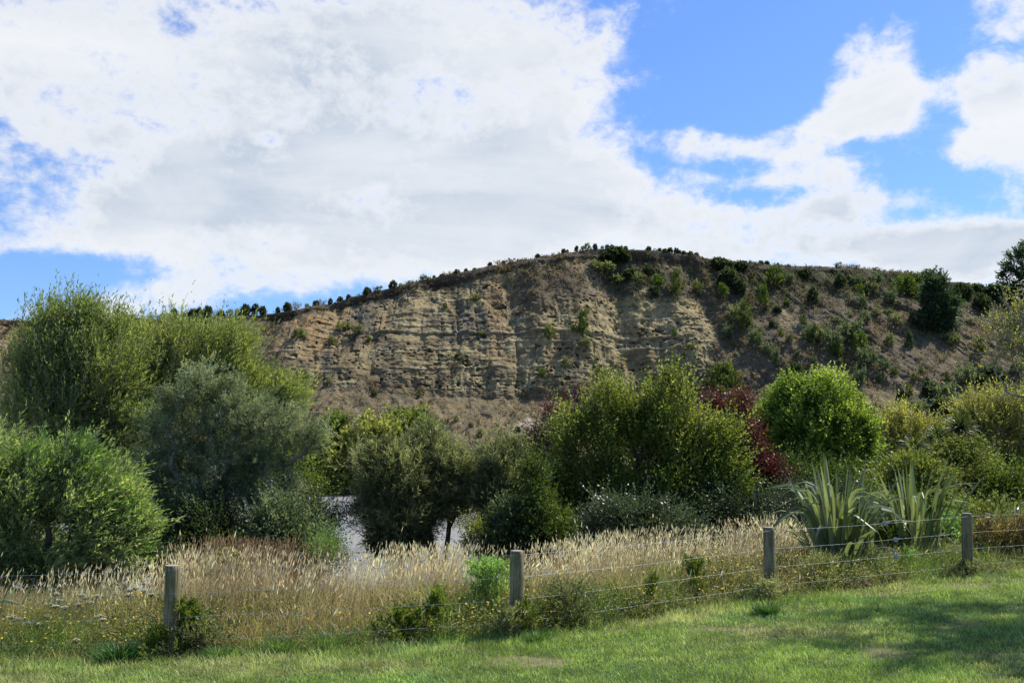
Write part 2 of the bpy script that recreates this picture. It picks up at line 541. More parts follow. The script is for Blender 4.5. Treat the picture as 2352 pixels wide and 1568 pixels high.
brushy = np.clip(blob(1900, 645, 300, 38, PA, PB, 4) + .8 * blob(1480, 640, 130, 55, PA, PB, 15) + .9 * blob(2200, 680, 120, 40, PA, PB, 15) + .5 * blob(1750, 690, 90, 60, PA, PB), 0, 1)
CV = lerp(CV, np.array([.055, .060, .026]), brushy * .75)
CS = lerp(np.broadcast_to(c_scree, XX.shape + (3,)), c_veg, sstep(-0.1, 0.5, fbm(XX * 0.3, YY * 0.3, 183, 5)) * 0.7)
CS = lerp(CS, c_grey * 1.25, sstep(.1, .5, fbm(XX * 0.8, YY * 0.8, 184, 5)) * .6)
CS = lerp(CS, c_olive, sstep(.1, .5, fbm(XX * 0.5 + 9, YY * 0.5, 186, 4)) * .6)
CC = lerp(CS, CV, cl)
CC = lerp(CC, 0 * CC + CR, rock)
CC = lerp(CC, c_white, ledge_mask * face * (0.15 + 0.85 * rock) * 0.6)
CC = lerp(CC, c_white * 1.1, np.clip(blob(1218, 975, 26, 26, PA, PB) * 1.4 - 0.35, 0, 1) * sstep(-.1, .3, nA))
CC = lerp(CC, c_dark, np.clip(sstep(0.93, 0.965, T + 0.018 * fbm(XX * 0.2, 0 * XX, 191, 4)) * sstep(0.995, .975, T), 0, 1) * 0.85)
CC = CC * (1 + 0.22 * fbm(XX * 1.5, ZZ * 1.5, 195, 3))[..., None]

# land behind the ridge
TB = 14
back = []
for i in range(1, TB + 1):
    k = (i / TB) ** 1.6
    yb = ridge_y + k * 260
    zb = ridge_z - 0.25 - k * 14 - 0.5 * i / TB
    back.append(np.stack([xs * (1 + 0.6 * k), yb, zb], 1))
BV = np.stack(back, 0)
HV = np.concatenate([np.stack([XV, YV, ZV], -1), BV], 0)
HC = np.concatenate([CC, np.broadcast_to(np.array([.12, .11, .06]), BV.shape)], 0)
nr, nc = HV.shape[:2]
idx = np.arange(nr * nc).reshape(nr, nc)
HF = np.stack([idx[:-1, :-1], idx[:-1, 1:], idx[1:, 1:], idx[1:, :-1]], -1).reshape(-1, 4)


def earth_mat(name, bump=0.6, scale=1.4, rough=0.95, dist=0.25, amt=0.3):
    m, nt, out = new_mat(name)
    N, L = nt.nodes, nt.links
    at = N.new('ShaderNodeAttribute')
    at.attribute_name = 'col'
    tc = N.new('ShaderNodeTexCoord')
    n1 = N.new('ShaderNodeTexNoise')
    n1.inputs['Scale'].default_value = scale
    n1.inputs['Detail'].default_value = 10
    n1.inputs['Roughness'].default_value = 0.72
    L.new(tc.outputs['Object'], n1.inputs['Vector'])
    mr = N.new('ShaderNodeMapRange')
    L.new(n1.outputs['Fac'], mr.inputs[0])
    mr.inputs[1].default_value = 0.25
    mr.inputs[2].default_value = 0.75
    mr.inputs[3].default_value = 1 - amt * 1.6
    mr.inputs[4].default_value = 1 + amt * 1.6
    vm = N.new('ShaderNodeVectorMath')
    vm.operation = 'SCALE'
    L.new(at.outputs['Color'], vm.inputs[0])
    L.new(mr.outputs[0], vm.inputs['Scale'])
    b = N.new('ShaderNodeBsdfPrincipled')
    b.inputs['Roughness'].default_value = rough
    b.inputs['Specular IOR Level'].default_value = 0.15
    L.new(vm.outputs[0], b.inputs['Base Color'])
    bp = N.new('ShaderNodeBump')
    bp.inputs['Strength'].default_value = bump
    bp.inputs['Distance'].default_value = dist
    L.new(n1.outputs['Fac'], bp.inputs['Height'])
    L.new(bp.outputs[0], b.inputs['Normal'])
    L.new(b.outputs[0], out.inputs[0])
    return m


M_HILL = earth_mat('cliff_rock_and_scrub', 0.9, 1.3, 0.95, 0.45, 0.30)
hill = mesh_obj('hill', HV.reshape(-1, 3), HF, M_HILL, None, HC.reshape(-1, 3), smooth=False)
tag(hill, kind='structure')
hill_bvh = BVHTree.FromPolygons([tuple(v) for v in HV.reshape(-1, 3)[:(NT + 1) * nc].tolist()],
                                [tuple(f) for f in HF[:(NT) * (nc - 1)].tolist()])


def hit_hill(px, py):
    d = Vector(ray(px, py)).normalized()
    r = hill_bvh.ray_cast(Vector((0, 0, CZ)), d, 2000)
    return None if r[0] is None else np.array(r[0])


# ground sheet, from behind the camera to under the foot of the hill
gx_ = np.concatenate([np.linspace(-420, -30, 40)[:-1], np.linspace(-30, 34, 330), np.linspace(34, 420, 40)[1:]])
gy_ = np.concatenate([np.linspace(-120, 2, 16)[:-1], np.linspace(2, 40, 200)[:-1], np.linspace(40, 142, 70)])
GY, GX = np.meshgrid(gy_, gx_, indexing='ij')
GZ = ground(GX, GY)
dd_ = GY - fence_y(GX)
gn = fbm(GX * 1.5, GY * 1.5, 201, 4)
GC = lerp(np.broadcast_to(np.array([.045, .075, .02]), GX.shape + (3,)), np.array([.14, .12, .06]), sstep(0.1, 0.7, gn) * 0.8)
GC = lerp(GC, np.array([.16, .145, .07]), sstep(.26, .42, fbm(GX * .7 + 5, GY * 1.2, 705, 4)))
GC = lerp(GC, np.array([.09, .075, .045]), sstep(-0.5, 0.6, dd_))
GC = lerp(GC, np.array([.06, .05, .035]), sstep(6, 16, dd_))
GC = lerp(GC, np.array([.20, .18, .15]), sstep(24, 28, dd_))
GC = lerp(GC, np.array([.15, .12, .07]), sstep(120, 127, GY))
nr2, nc2 = GX.shape
id2 = np.arange(nr2 * nc2).reshape(nr2, nc2)
GF = np.stack([id2[:-1, :-1], id2[:-1, 1:], id2[1:, 1:], id2[1:, :-1]], -1).reshape(-1, 4)
M_GROUND = earth_mat('soil_and_turf', 0.5, 9.0, 0.95, 0.04, 0.25)
tag(mesh_obj('ground', np.stack([GX, GY, GZ], -1).reshape(-1, 3), GF, M_GROUND, None, GC.reshape(-1, 3), smooth=True), kind='structure')


# river ------------------------------------------------------------
def river():
    m, nt, out = new_mat('river_water')
    N, L = nt.nodes, nt.links
    tc = N.new('ShaderNodeTexCoord')

    def nz(scale, st, detail, rough=0.6, rot=0.0):
        mp = N.new('ShaderNodeMapping')
        mp.inputs['Scale'].default_value = st
        mp.inputs['Rotation'].default_value = (0, 0, rot)
        L.new(tc.outputs['Object'], mp.inputs[0])
        n = N.new('ShaderNodeTexNoise')
        n.inputs['Scale'].default_value = scale
        n.inputs['Detail'].default_value = detail
        n.inputs['Roughness'].default_value = rough
        L.new(mp.outputs[0], n.inputs['Vector'])
        return n.outputs['Fac']
    a = nz(1.6, (0.45, 1.0, 1), 5, 0.62)
    big = nz(0.035, (1, 3.5, 1), 3, 0.5)
    cr = N.new('ShaderNodeValToRGB')
    cr.color_ramp.elements[0].position = 0.4
    cr.color_ramp.elements[1].position = 0.6
    cr.color_ramp.elements[0].color = (0.27, 0.28, 0.275, 1)
    cr.color_ramp.elements[1].color = (0.37, 0.355, 0.32, 1)
    L.new(big, cr.inputs[0])
    b = N.new('ShaderNodeBsdfPrincipled')
    b.inputs['Roughness'].default_value = 0.16
    b.inputs['IOR'].default_value = 1.33
    b.inputs['Specular IOR Level'].default_value = 0.8
    L.new(cr.outputs[0], b.inputs['Base Color'])
    bp = N.new('ShaderNodeBump')
    bp.inputs['Strength'].default_value = 1.0
    bp.inputs['Distance'].default_value = 0.22
    L.new(a, bp.inputs['Height'])
    L.new(bp.outputs[0], b.inputs['Normal'])
    L.new(b.outputs[0], out.inputs[0])
    wx = np.linspace(-400, 400, 260)
    wy = np.concatenate([np.linspace(26, 60, 90)[:-1], np.linspace(60, 135, 90)])
    WY, WX = np.meshgrid(wy, wx, indexing='ij')
    WZ = WATER_Z + 0.03 * fbm(WX * 0.6, WY * 0.9, 211, 3)
    n1, n2 = WX.shape
    iw = np.arange(n1 * n2).reshape(n1, n2)
    WF = np.stack([iw[:-1, :-1], iw[:-1, 1:], iw[1:, 1:], iw[1:, :-1]], -1).reshape(-1, 4)
    tag(mesh_obj('river_water', np.stack([WX, WY, WZ], -1).reshape(-1, 3), WF, m, None, None, smooth=True), kind='structure')


river()


# ------------------------------------------------------------------ plants: shared builders
def rs(seed):
    return np.random.default_rng(seed)


def ell(px, py, rx, ry, d, thick=0.85):
    """ellipsoid of foliage whose centre is seen at a picture point, at distance d"""
    c = P(px, py, d)
    a, b = rx * d / F, ry * d / F
    return np.array([c[0], c[1], c[2], a, thick * 0.5 * (a + b), b])


def clump_points(ells, n, rng, lo=0.5, lobes=0.27, leads=0.09):
    w = np.array([e[3] * e[5] for e in ells])
    k = rng.choice(len(ells), n, p=w / w.sum())
    E = np.array(ells)[k]
    v = nrm(rng.normal(size=(n, 3)))
    r = lo + (1 - lo) * rng.random(n) ** 0.6
    ph = rng.random(6) * 6.283
    lob = np.sin(v[:, 0] * 5.3 + ph[0] + E[:, 0] * 2.1) * np.sin(v[:, 2] * 4.7 + ph[1] + E[:, 2] * 1.7) + .6 * np.sin(v[:, 1] * 9 + ph[2]) * np.sin(v[:, 0] * 8 + v[:, 2] * 7 + ph[3])
    r = r * (1 + lobes * lob)
    lead = rng.random(n) < leads
    r = np.where(lead, rng.uniform(.95, 1.28, n), r)
    p = E[:, :3] + v * r[:, None] * E[:, 3:6]
    # drop points that fall deep inside another ellipsoid, so that the crown is a shell of clumps
    keep = np.ones(n, bool)
    for e in ells:
        q = (((p - e[:3]) / e[3:6]) ** 2).sum(1)
        keep &= ~((q < (lo * 0.55) ** 2))
    return p[keep], v[keep]


def grow(base, targets, rng, bendy=0.12, gravity=0.0, heads=None, pen=0.35):
    """branching skeleton from base through all targets; returns nodes, parents, pipe radii (relative)"""
    nodes = [np.array(base, float)]
    par = [-1]
    plen = [0.0]
    if heads:
        for h in heads:
            nodes.append(np.array(h, float))
            par.append(0)
            plen.append(np.linalg.norm(np.array(h) - nodes[0]))
    order = np.argsort(np.linalg.norm(targets - nodes[0], axis=1))
    for i in order:
        t = targets[i]
        A = np.array(nodes)
        d = np.linalg.norm(A - t, axis=1)
        cost = d + pen * np.array(plen)
        up = (A[:, 2] > t[2] + 0.3)
        cost = cost + up * 0.8 * d
        j = int(np.argmin(cost))
        L = d[j]
        prev = j
        ns = 2 if L > 0.8 else 1
        for s_ in range(1, ns + 1):
            q = A[j] + (t - A[j]) * s_ / (ns + 1) + rng.normal(size=3) * bendy * L * 0.5
            q[2] -= gravity * L * 0.1
            nodes.append(q)
            par.append(prev)
            plen.append(plen[prev] + np.linalg.norm(q - nodes[prev]))
            prev = len(nodes) - 1
        nodes.append(t)
        par.append(prev)
        plen.append(plen[prev] + np.linalg.norm(t - nodes[prev]))
    n = len(nodes)
    cnt = np.zeros(n)
    kids = np.zeros(n, int)
    for i in range(1, n):
        kids[par[i]] += 1
    for i in range(n - 1, 0, -1):
        if kids[i] == 0:
            cnt[i] += 1
        cnt[par[i]] += cnt[i]
    return np.array(nodes), np.array(par), cnt


def tubes(A, B, ra, rb, k=6):
    """tapered tubes from A to B (n,3)"""
    n = len(A)
    d = nrm(B - A)
    h = np.where(np.abs(d[:, 2:3]) > 0.9, np.array([[1.0, 0, 0]]), np.array([[0, 0, 1.0]]))
    u = nrm(np.cross(d, h))
    v = np.cross(d, u)
    th = np.arange(k) / k * 2 * np.pi
    ring = np.cos(th)[None, :, None] * u[:, None] + np.sin(th)[None, :, None] * v[:, None]
    V = np.concatenate([A[:, None] + ring * ra[:, None, None], B[:, None] + ring * rb[:, None, None]], 1).reshape(-1, 3)
    i = np.arange(k)
    q = np.stack([i, (i + 1) % k, (i + 1) % k + k, i + k], 1)
    FQ = (np.arange(n)[:, None, None] * 2 * k + q[None]).reshape(-1, 4)
    return V, FQ


def branch_mesh(name, nodes, par, cnt, r_trunk, mat, parent, rmin=0.006, k=6, power=0.5, flare=1.35):
    i = np.arange(1, len(nodes))
    rad = np.maximum(rmin, r_trunk * (cnt / cnt[0]) ** power)
    ra, rb = rad[par[i]].copy(), rad[i].copy()
    ra = np.minimum(ra, rb * 1.6)
    root = par[i] == 0
    ra[root] = rb[root] * flare
    V, FQ = tubes(nodes[par[i]], nodes[i], ra, rb, k)
    return mesh_obj(name, V, FQ, mat, parent, smooth=True)


def kites(p, d, side, L, W, fold=0.0):
    """one four-cornered leaf per row"""
    mid = p + d * (L * 0.42)[:, None]
    V = np.stack([p, mid + side * (W * 0.5)[:, None], p + d * L[:, None], mid - side * (W * 0.5)[:, None]], 1).reshape(-1, 3)
    n = len(p)
    return V, np.arange(n * 4).reshape(n, 4)


def shoots(cent, rc, nsh, K, ln, Lf, Wf, rng, crown_c=None, out=1.0, up=0.4, rnd=0.7, wind=(0, 0, 0), ang=0.7,
           droop=0.0, flat=0.6, spread=0.5):
    """leafy shoots around clump centres; returns leaf corners, faces, shoot index, and height-in-shoot"""
    cent = np.asarray(cent)
    n = len(cent)
    big = rng.uniform(.45, 1.6, n)
    C = np.repeat(cent, nsh, 0)
    C = C + rng.normal(size=C.shape) * spread * rc * np.repeat(big, nsh)[:, None]
    oc = crown_c if crown_c is not None else cent.mean(0)
    o = nrm(C - oc)
    D = nrm(o * out + np.array([0, 0, up]) + rng.normal(size=C.shape) * rnd + np.array(wind))
    S = len(C)
    l = ln * np.exp(rng.normal(size=S) * .34)
    t = (np.arange(K) + 0.5) / K
    t = np.clip(t[None] + rng.normal(size=(S, K)) * 0.05, 0, 1)
    pos = C[:, None] + D[:, None] * (l[:, None] * t)[..., None]
    pos[..., 2] -= droop * l[:, None] * t ** 2
    a = rng.normal(size=(S, K, 3))
    perp = nrm(a - (a * D[:, None]).sum(-1, keepdims=True) * D[:, None])
    phi = ang * rng.uniform(0.6, 1.4, (S, K, 1)) * (1.15 - 0.5 * t[..., None])
    ld = nrm(D[:, None] * np.cos(phi) + perp * np.sin(phi) + np.array(wind) * 0.5 + np.array([0, 0, -droop * 0.6]))
    ref = nrm(np.array([0, 0, 1.0]) * flat + rng.normal(size=(S, K, 3)) * (1.0 - flat * 0.6))
    side = nrm(np.cross(ld, ref))
    LL = Lf * rng.uniform(0.6, 1.25, (S, K))
    WW = Wf * rng.uniform(0.7, 1.25, (S, K))
    V, FQ = kites(pos.reshape(-1, 3), ld.reshape(-1, 3), side.reshape(-1, 3), LL.ravel(), WW.ravel())
    sh = np.repeat(np.arange(S), K)
    return V, FQ, sh, np.tile(t[:1], (S, 1)).ravel(), C, D, l


def palette(pal, k, rng, jit=0.18):
    """k in 0..1 picks a colour along the palette; jitter in lightness"""
    pal = np.array(pal, float) * 1.9
    x = np.clip(k, 0, 1) * (len(pal) - 1)
    i = np.minimum(x.astype(int), len(pal) - 2)
    f = (x - i)[:, None]
    c = pal[i] * (1 - f) + pal[i + 1] * f
    return c * (1 + jit * rng.normal(size=(len(k), 1))).clip(0.4, 1.8)


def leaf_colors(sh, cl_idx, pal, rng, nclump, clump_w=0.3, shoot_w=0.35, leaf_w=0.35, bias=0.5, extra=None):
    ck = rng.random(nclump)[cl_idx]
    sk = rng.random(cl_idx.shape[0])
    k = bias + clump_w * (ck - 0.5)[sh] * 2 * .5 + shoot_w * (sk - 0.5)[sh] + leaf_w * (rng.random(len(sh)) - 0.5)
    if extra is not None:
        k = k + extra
    return palette(pal, k, rng)


def tree(name, label, cat, ells, d, base_px, seed, pal, n=120, rc=0.35, nsh=14, K=9, ln=0.5, leaf=(0.1, 0.03), trunk_r=0.12,
         mat=None, bark=None, group=None, stems=3, out=1.0, up=0.4, rnd=0.7, wind=(0, 0, 0), ang=0.7, droop=0.0, flat=0.6,
         lo=0.5, spread=0.5, bias=0.5, clump_w=0.35, height_tint=0.0, crown='crown', head_h=0.3, thick=0.85, rmin=0.006, power=0.5,
         twigs=0.0, base_z=None, bendy=0.12, part2='trunk', lobes=.27, leads=.09):
    rng = rs(seed)
    sag = min(26.0, 0.42 * ln / d * F + 6)     # shoots stand out above the clump centres
    ells = [ell(e[0], e[1] + sag, e[2] * .97, e[3] * .95, d + (e[4] if len(e) > 4 else 0.0), thick) for e in ells]
    bx = P(base_px, 1200, d)[0]
    gz = ground(bx, d) if base_z is None else base_z
    base = np.array([bx, d, float(gz) - 0.05])
    root = empty(name, base, label, cat, group)
    pts, _ = clump_points(ells, n, rng, lo, lobes, leads)
    cc = (np.array(ells)[:, :3] * (np.array(ells)[:, 3] * np.array(ells)[:, 5])[:, None]).sum(0) / (np.array(ells)[:, 3] * np.array(ells)[:, 5]).sum()
    heads = []
    top = pts[:, 2].max()
    for i in range(stems):
        a = 2 * math.pi * (i + rng.random() * 0.5) / max(1, stems)
        hh = (cc[2] - base[2]) * head_h * rng.uniform(0.7, 1.2)
        heads.append(base + np.array([math.cos(a) * 0.22 * hh, math.sin(a) * 0.22 * hh, hh]) + (cc - base) * np.array([0.15, 0.15, 0]))
    nodes, par, cnt = grow(base, pts, rng, heads=heads, bendy=bendy)
    branch_mesh(part2, nodes, par, cnt, trunk_r, bark or M_BARK, root, rmin=rmin, power=power)
    # direction away from the nearest ellipsoid centre keeps sub-crowns readable
    E = np.array(ells)
    V, FQ, sh, t, C, D, l = shoots(pts, rc, nsh, K, ln, leaf[0], leaf[1], rng, cc - np.array([0, 0, 0.35 * (top - cc[2])]), out, up, rnd, wind, ang, droop, flat, spread)
    cl_idx = np.repeat(np.arange(len(pts)), nsh)
    ex = None
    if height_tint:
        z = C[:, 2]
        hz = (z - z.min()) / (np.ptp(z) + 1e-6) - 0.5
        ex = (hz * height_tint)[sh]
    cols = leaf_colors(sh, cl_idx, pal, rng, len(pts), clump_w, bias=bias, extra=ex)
    o = mesh_obj(crown, V, FQ, mat or M_LEAF, root, cols)
    if twigs > 0:
        m_ = rng.random(len(C)) < twigs
        tip = C + D * l[:, None]
        tip[:, 2] -= droop * l
        Vt, Ft = tubes(C[m_], tip[m_], np.full(m_.sum(), rmin * 1.1), np.full(m_.sum(), rmin * 0.4), 3)
        mesh_obj('twigs', Vt, Ft, bark or M_BARK, root)
    return root


# palettes (base colours) -----------------------------------------
P_WILLOW = [(.030, .048, .013), (.078, .105, .024), (.135, .155, .035), (.20, .20, .06)]
P_WFRONT = [(.022, .046, .012), (.060, .108, .024), (.115, .165, .040), (.23, .25, .10)]
P_GREYG = [(.028, .040, .020), (.060, .078, .040), (.105, .125, .070), (.17, .18, .11)]
P_OLIVE = [(.030, .036, .016), (.070, .080, .032), (.125, .130, .060), (.22, .21, .12)]
P_PLUM = [(.020, .034, .007), (.050, .072, .011), (.095, .115, .020), (.16, .16, .038)]
P_RED = [(.018, .007, .008), (.038, .010, .012), (.066, .016, .016), (.13, .045, .032)]
P_BRIGHT = [(.028, .050, .008), (.066, .100, .014), (.118, .158, .024), (.20, .23, .05)]
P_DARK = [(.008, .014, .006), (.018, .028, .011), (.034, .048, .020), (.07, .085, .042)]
P_YELLOW = [(.060, .068, .020), (.115, .120, .032), (.175, .165, .045), (.25, .225, .075)]
P_YGREEN = [(.040, .054, .014), (.082, .098, .024), (.135, .140, .035), (.21, .20, .06)]
P_BROWN = [(.05, .030, .012), (.12, .085, .022), (.20, .15, .035), (.26, .20, .06)]
P_PALE = [(.06, .10, .03), (.12, .19, .05), (.20, .28, .09), (.30, .36, .17)]
P_CONIF = [(.008, .018, .010), (.018, .034, .016), (.030, .050, .022), (.05, .07, .03)]

# ------------------------------------------------------------------ the trees between the fence and the river
tree('willow_tree', 'tall airy willow, leftmost of the trees that rise above the cliff top line', 'tree',
     [(125, 735, 48, 52), (200, 745, 48, 52), (110, 830, 75, 80), (225, 830, 95, 90), (150, 940, 110, 90), (240, 930, 90, 80), (60, 910, 40, 60)], 31, 215, 11,
     P_WILLOW, lobes=.42, leads=.14, n=280, rc=0.40, nsh=28, K=11, ln=0.62, leaf=(.15, .032), trunk_r=.22, mat=M_WILLOW, up=0.9, out=.6, rnd=.5, ang=.65,
     wind=(.25, 0, .1), height_tint=.25, lo=.35, twigs=.25, bias=.5, clump_w=.5, head_h=.45)
tree('willow_tree', 'broad yellow-green willow with a domed top, standing behind the grey-green tree', 'tree',
     [(350, 790, 90, 62), (300, 850, 80, 80), (450, 810, 80, 62), (520, 800, 48, 55), (540, 870, 60, 60), (420, 880, 90, 70), (650, 900, 50, 42), (590, 880, 50, 40),
      (300, 960, 70, 80)], 33, 390, 12,
     P_WILLOW, lobes=.42, leads=.14, n=330, rc=0.42, nsh=28, K=11, ln=0.55, leaf=(.145, .034), trunk_r=.24, mat=M_WILLOW, up=0.9, out=.7, rnd=.45, ang=.6,
     wind=(.25, 0, .1), height_tint=.25, lo=.4, twigs=.2, bias=.66, clump_w=.45, head_h=.4)
tree('willow_shrub', 'wind-blown willow with silvery leaf undersides at the left edge behind the grass', 'shrub',
     [(20, 1040, 80, 70), (120, 1060, 80, 60), (200, 1060, 70, 60), (270, 1090, 50, 50), (60, 1140, 100, 80), (170, 1150, 100, 80), (250, 1150, 60, 60), (-30, 1130, 90, 110), (40, 1230, 100, 80),
      (150, 1250, 110, 70), (250, 1250, 80, 60), (-30, 1250, 80, 80), (300, 1180, 40, 50)], 19.5, 110, 13,
     P_WFRONT, lobes=.42, leads=.14, n=230, rc=0.22, nsh=28, K=12, ln=0.42, leaf=(.12, .026), trunk_r=.10, mat=M_WILLOW, up=0.35, out=.5, rnd=.5, ang=.75,
     wind=(.5, -.1, .15), flat=.4, lo=.35, twigs=.25, bias=.55, clump_w=.9, head_h=.35)
tree('grey_green_tree', 'large grey-green tree with tufted fine foliage and bent bare limbs, left of the river view', 'tree',
     [(470, 885, 70, 50), (390, 950, 62, 62), (520, 950, 80, 70), (620, 960, 75, 55), (700, 985, 50, 38), (400, 1040, 75, 60), (510, 1060, 85, 60), (600, 1040, 60, 45),
      (430, 1140, 90, 60), (540, 1150, 70, 60), (480, 1220, 100, 50), (620, 1190, 60, 60), (370, 1200, 50, 70), (650, 1110, 40, 40)], 24, 560, 14,
     P_GREYG, lobes=.42, leads=.14, n=520, rc=0.16, nsh=26, K=14, ln=0.19, leaf=(.085, .016), trunk_r=.20, bark=M_BARKG, up=0.55, out=.9, rnd=.75, ang=1.0,
     flat=.2, lo=.40, twigs=.0, bias=.62, clump_w=.8, head_h=.3, rmin=.009, power=.48, spread=.75, bendy=.22)
tree('leafy_tree', 'small bright green leafy tree showing through below the bent limbs of the grey-green tree', 'tree',
     [(690, 1090, 40, 60), (670, 1160, 50, 60), (700, 1210, 40, 40)], 27, 690, 15,
     P_PLUM, n=70, rc=0.28, nsh=22, K=8, ln=0.4, leaf=(.07, .042), trunk_r=.07, bias=.55)
tree('dark_shrub', 'thin dark twiggy shrub standing against the bright river', 'shrub',
     [(745, 1160, 42, 36), (715, 1200, 35, 40), (770, 1180, 30, 25), (735, 1230, 25, 30)], 23, 728, 16,
     P_DARK, n=45, rc=0.2, nsh=14, K=8, ln=0.35, leaf=(.055, .028), trunk_r=.05, mat=M_GLOSSY, bias=.5, stems=4, lo=.3)
tree('feathery_tree', 'olive feathery tree with foliage to the ground, in the middle of the river view', 'tree',
     [(890, 1045, 50, 34), (885, 1105, 52, 48), (935, 1090, 46, 55), (875, 1165, 42, 36), (925, 1165, 52, 55), (905, 1225, 50, 36), (950, 1225, 30, 44)], 23, 915, 17,
     P_OLIVE, lobes=.42, leads=.14, n=240, rc=0.17, nsh=26, K=14, ln=0.22, leaf=(.13, .017), trunk_r=.09, up=0.7, out=.8, rnd=.6, ang=.85,
     flat=.2, lo=.35, bias=.42, clump_w=.8, spread=.75, height_tint=.3)
tree('feathery_tree', 'taller feathery tree with its dark forked trunk bare above the grass', 'tree',
     [(990, 1015, 30, 36), (1010, 1060, 55, 48), (960, 1060, 45, 50), (1050, 1090, 40, 45), (1000, 1130, 58, 42), (1040, 1150, 40, 30), (960, 1140, 45, 50)], 23.5, 1012, 18,
     P_OLIVE, lobes=.42, leads=.14, n=240, rc=0.17, nsh=26, K=14, ln=0.22, leaf=(.13, .017), trunk_r=.13, up=0.8, out=.7, rnd=.6, ang=.85,
     flat=.2, lo=.35, bias=.48, clump_w=.8, spread=.75, stems=2, head_h=.5, height_tint=.25)
tree('feathery_tree', 'feathery tree right of the open river view, beside the big green tree', 'tree',
     [(1150, 1060, 48, 42), (1180, 1090, 40, 45), (1130, 1120, 42, 36), (1170, 1160, 50, 50), (1180, 1230, 55, 40), (1215, 1180, 40, 60)], 23, 1165, 19,
     P_OLIVE, lobes=.42, leads=.14, n=220, rc=0.17, nsh=26, K=14, ln=0.22, leaf=(.13, .017), trunk_r=.09, up=0.7, out=.8, rnd=.6, ang=.85,
     flat=.2, lo=.35, bias=.42, clump_w=.8, spread=.75)
tree('leafy_shrub', 'small yellow-green leafy shrub at the foot of the right-hand feathery tree', 'shrub',
     [(1100, 1210, 26, 24), (1095, 1240, 26, 20), (1125, 1235, 20, 24)], 21.5, 1100, 20,
     P_PLUM, n=34, rc=0.16, nsh=14, K=7, ln=0.25, leaf=(.05, .026), trunk_r=.035, bias=.8, stems=4)
tree('plum_tree', 'spreading yellow-green tree with upright top shoots, largest in the centre right', 'tree',
     [(1400, 930, 60, 50), (1480, 920, 50, 42), (1550, 905, 40, 50), (1330, 1000, 60, 55), (1420, 1010, 80, 65), (1530, 1000, 90, 70), (1630, 1010, 60, 60), (1300, 1090, 80, 60),
      (1410, 1100, 90, 60), (1530, 1100, 100, 60), (1640, 1100, 60, 60), (1690, 1110, 40, 30), (1290, 1170, 80, 60), (1400, 1190, 90, 60), (1600, 1180, 70, 50)], 24.5, 1450, 21,
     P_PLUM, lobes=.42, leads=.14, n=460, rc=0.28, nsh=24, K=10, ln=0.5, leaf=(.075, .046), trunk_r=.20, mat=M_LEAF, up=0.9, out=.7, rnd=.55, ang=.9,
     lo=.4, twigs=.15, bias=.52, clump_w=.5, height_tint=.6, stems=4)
tree('glossy_shrub', 'rounded dark shrub with shiny grey-green leaves in front of the spreading green tree', 'shrub',
     [(1440, 1180, 70, 45), (1500, 1200, 70, 50), (1560, 1220, 55, 35), (1420, 1230, 60, 30)], 19.5, 1480, 22,
     P_DARK, n=170, rc=0.2, nsh=28, K=8, ln=0.25, leaf=(.058, .032), trunk_r=.06, mat=M_GLOSSY, bias=.75, lo=.55, stems=4)
tree('leafy_shrub', 'dark green leafy shrub between the right-hand feathery tree and the glossy shrub', 'shrub',
     [(1270, 1190, 60, 44), (1330, 1235, 60, 30), (1250, 1225, 50, 34), (1235, 1130, 34, 50), (1225, 1070, 22, 36), (1370, 1190, 36, 30)], 21.5, 1290, 23,
     P_PLUM, n=95, rc=0.22, nsh=24, K=8, ln=0.3, leaf=(.06, .036), trunk_r=.05, bias=.22, lo=.5, stems=4)
tree('purple_leaf_tree', 'thin purple-leaved tree poking out behind the left of the spreading green tree', 'tree',
     [(1332, 900, 12, 30), (1290, 945, 40, 24), (1250, 1000, 34, 36), (1320, 960, 26, 36), (1240, 1040, 26, 30)], 27, 1310, 24,
     P_RED, n=75, rc=0.22, nsh=10, K=8, ln=0.4, leaf=(.075, .04), trunk_r=.08, bark=M_BARKG, up=.8, rnd=.5, out=.6, bias=.45, lo=.2, twigs=.6)
tree('purple_leaf_tree', 'dark red-leaved plum tree between the spreading green tree and the round bright tree', 'tree',
     [(1700, 935, 16, 32), (1640, 935, 18, 20), (1700, 1000, 36, 42), (1720, 1050, 48, 40), (1760, 1080, 42, 30), (1690, 1060, 30, 30), (1790, 1090, 20, 14)], 26, 1730, 25,
     P_RED, n=150, rc=0.22, nsh=22, K=9, ln=0.34, leaf=(.07, .042), trunk_r=.08, mat=M_GLOSSY, up=.9, rnd=.5, out=.5, bias=.62, lo=.3, height_tint=.3)
tree('round_tree', 'dense bright green ball-shaped tree, the roundest crown in the view', 'tree',
     [(1865, 945, 105, 85), (1800, 985, 62, 80), (1930, 980, 66, 85), (1865, 1030, 125, 75), (1830, 905, 45, 36), (1905, 890, 48, 36), (1790, 1050, 45, 60), (1950, 1050, 45, 50),
      (1760, 960, 30, 40), (1975, 1000, 22, 45)], 30, 1865, 26,
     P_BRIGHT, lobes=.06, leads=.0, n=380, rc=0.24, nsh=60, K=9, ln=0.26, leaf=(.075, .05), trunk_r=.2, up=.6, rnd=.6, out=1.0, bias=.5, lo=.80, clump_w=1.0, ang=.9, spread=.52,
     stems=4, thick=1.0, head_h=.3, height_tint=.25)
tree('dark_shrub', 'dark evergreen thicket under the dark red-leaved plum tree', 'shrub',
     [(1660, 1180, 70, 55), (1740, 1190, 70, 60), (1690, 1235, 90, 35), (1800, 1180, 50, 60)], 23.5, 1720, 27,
     P_DARK, n=150, rc=0.3, nsh=26, K=8, ln=0.3, leaf=(.07, .045), trunk_r=.06, mat=M_GLOSSY, bias=.42, lo=.5, stems=5)
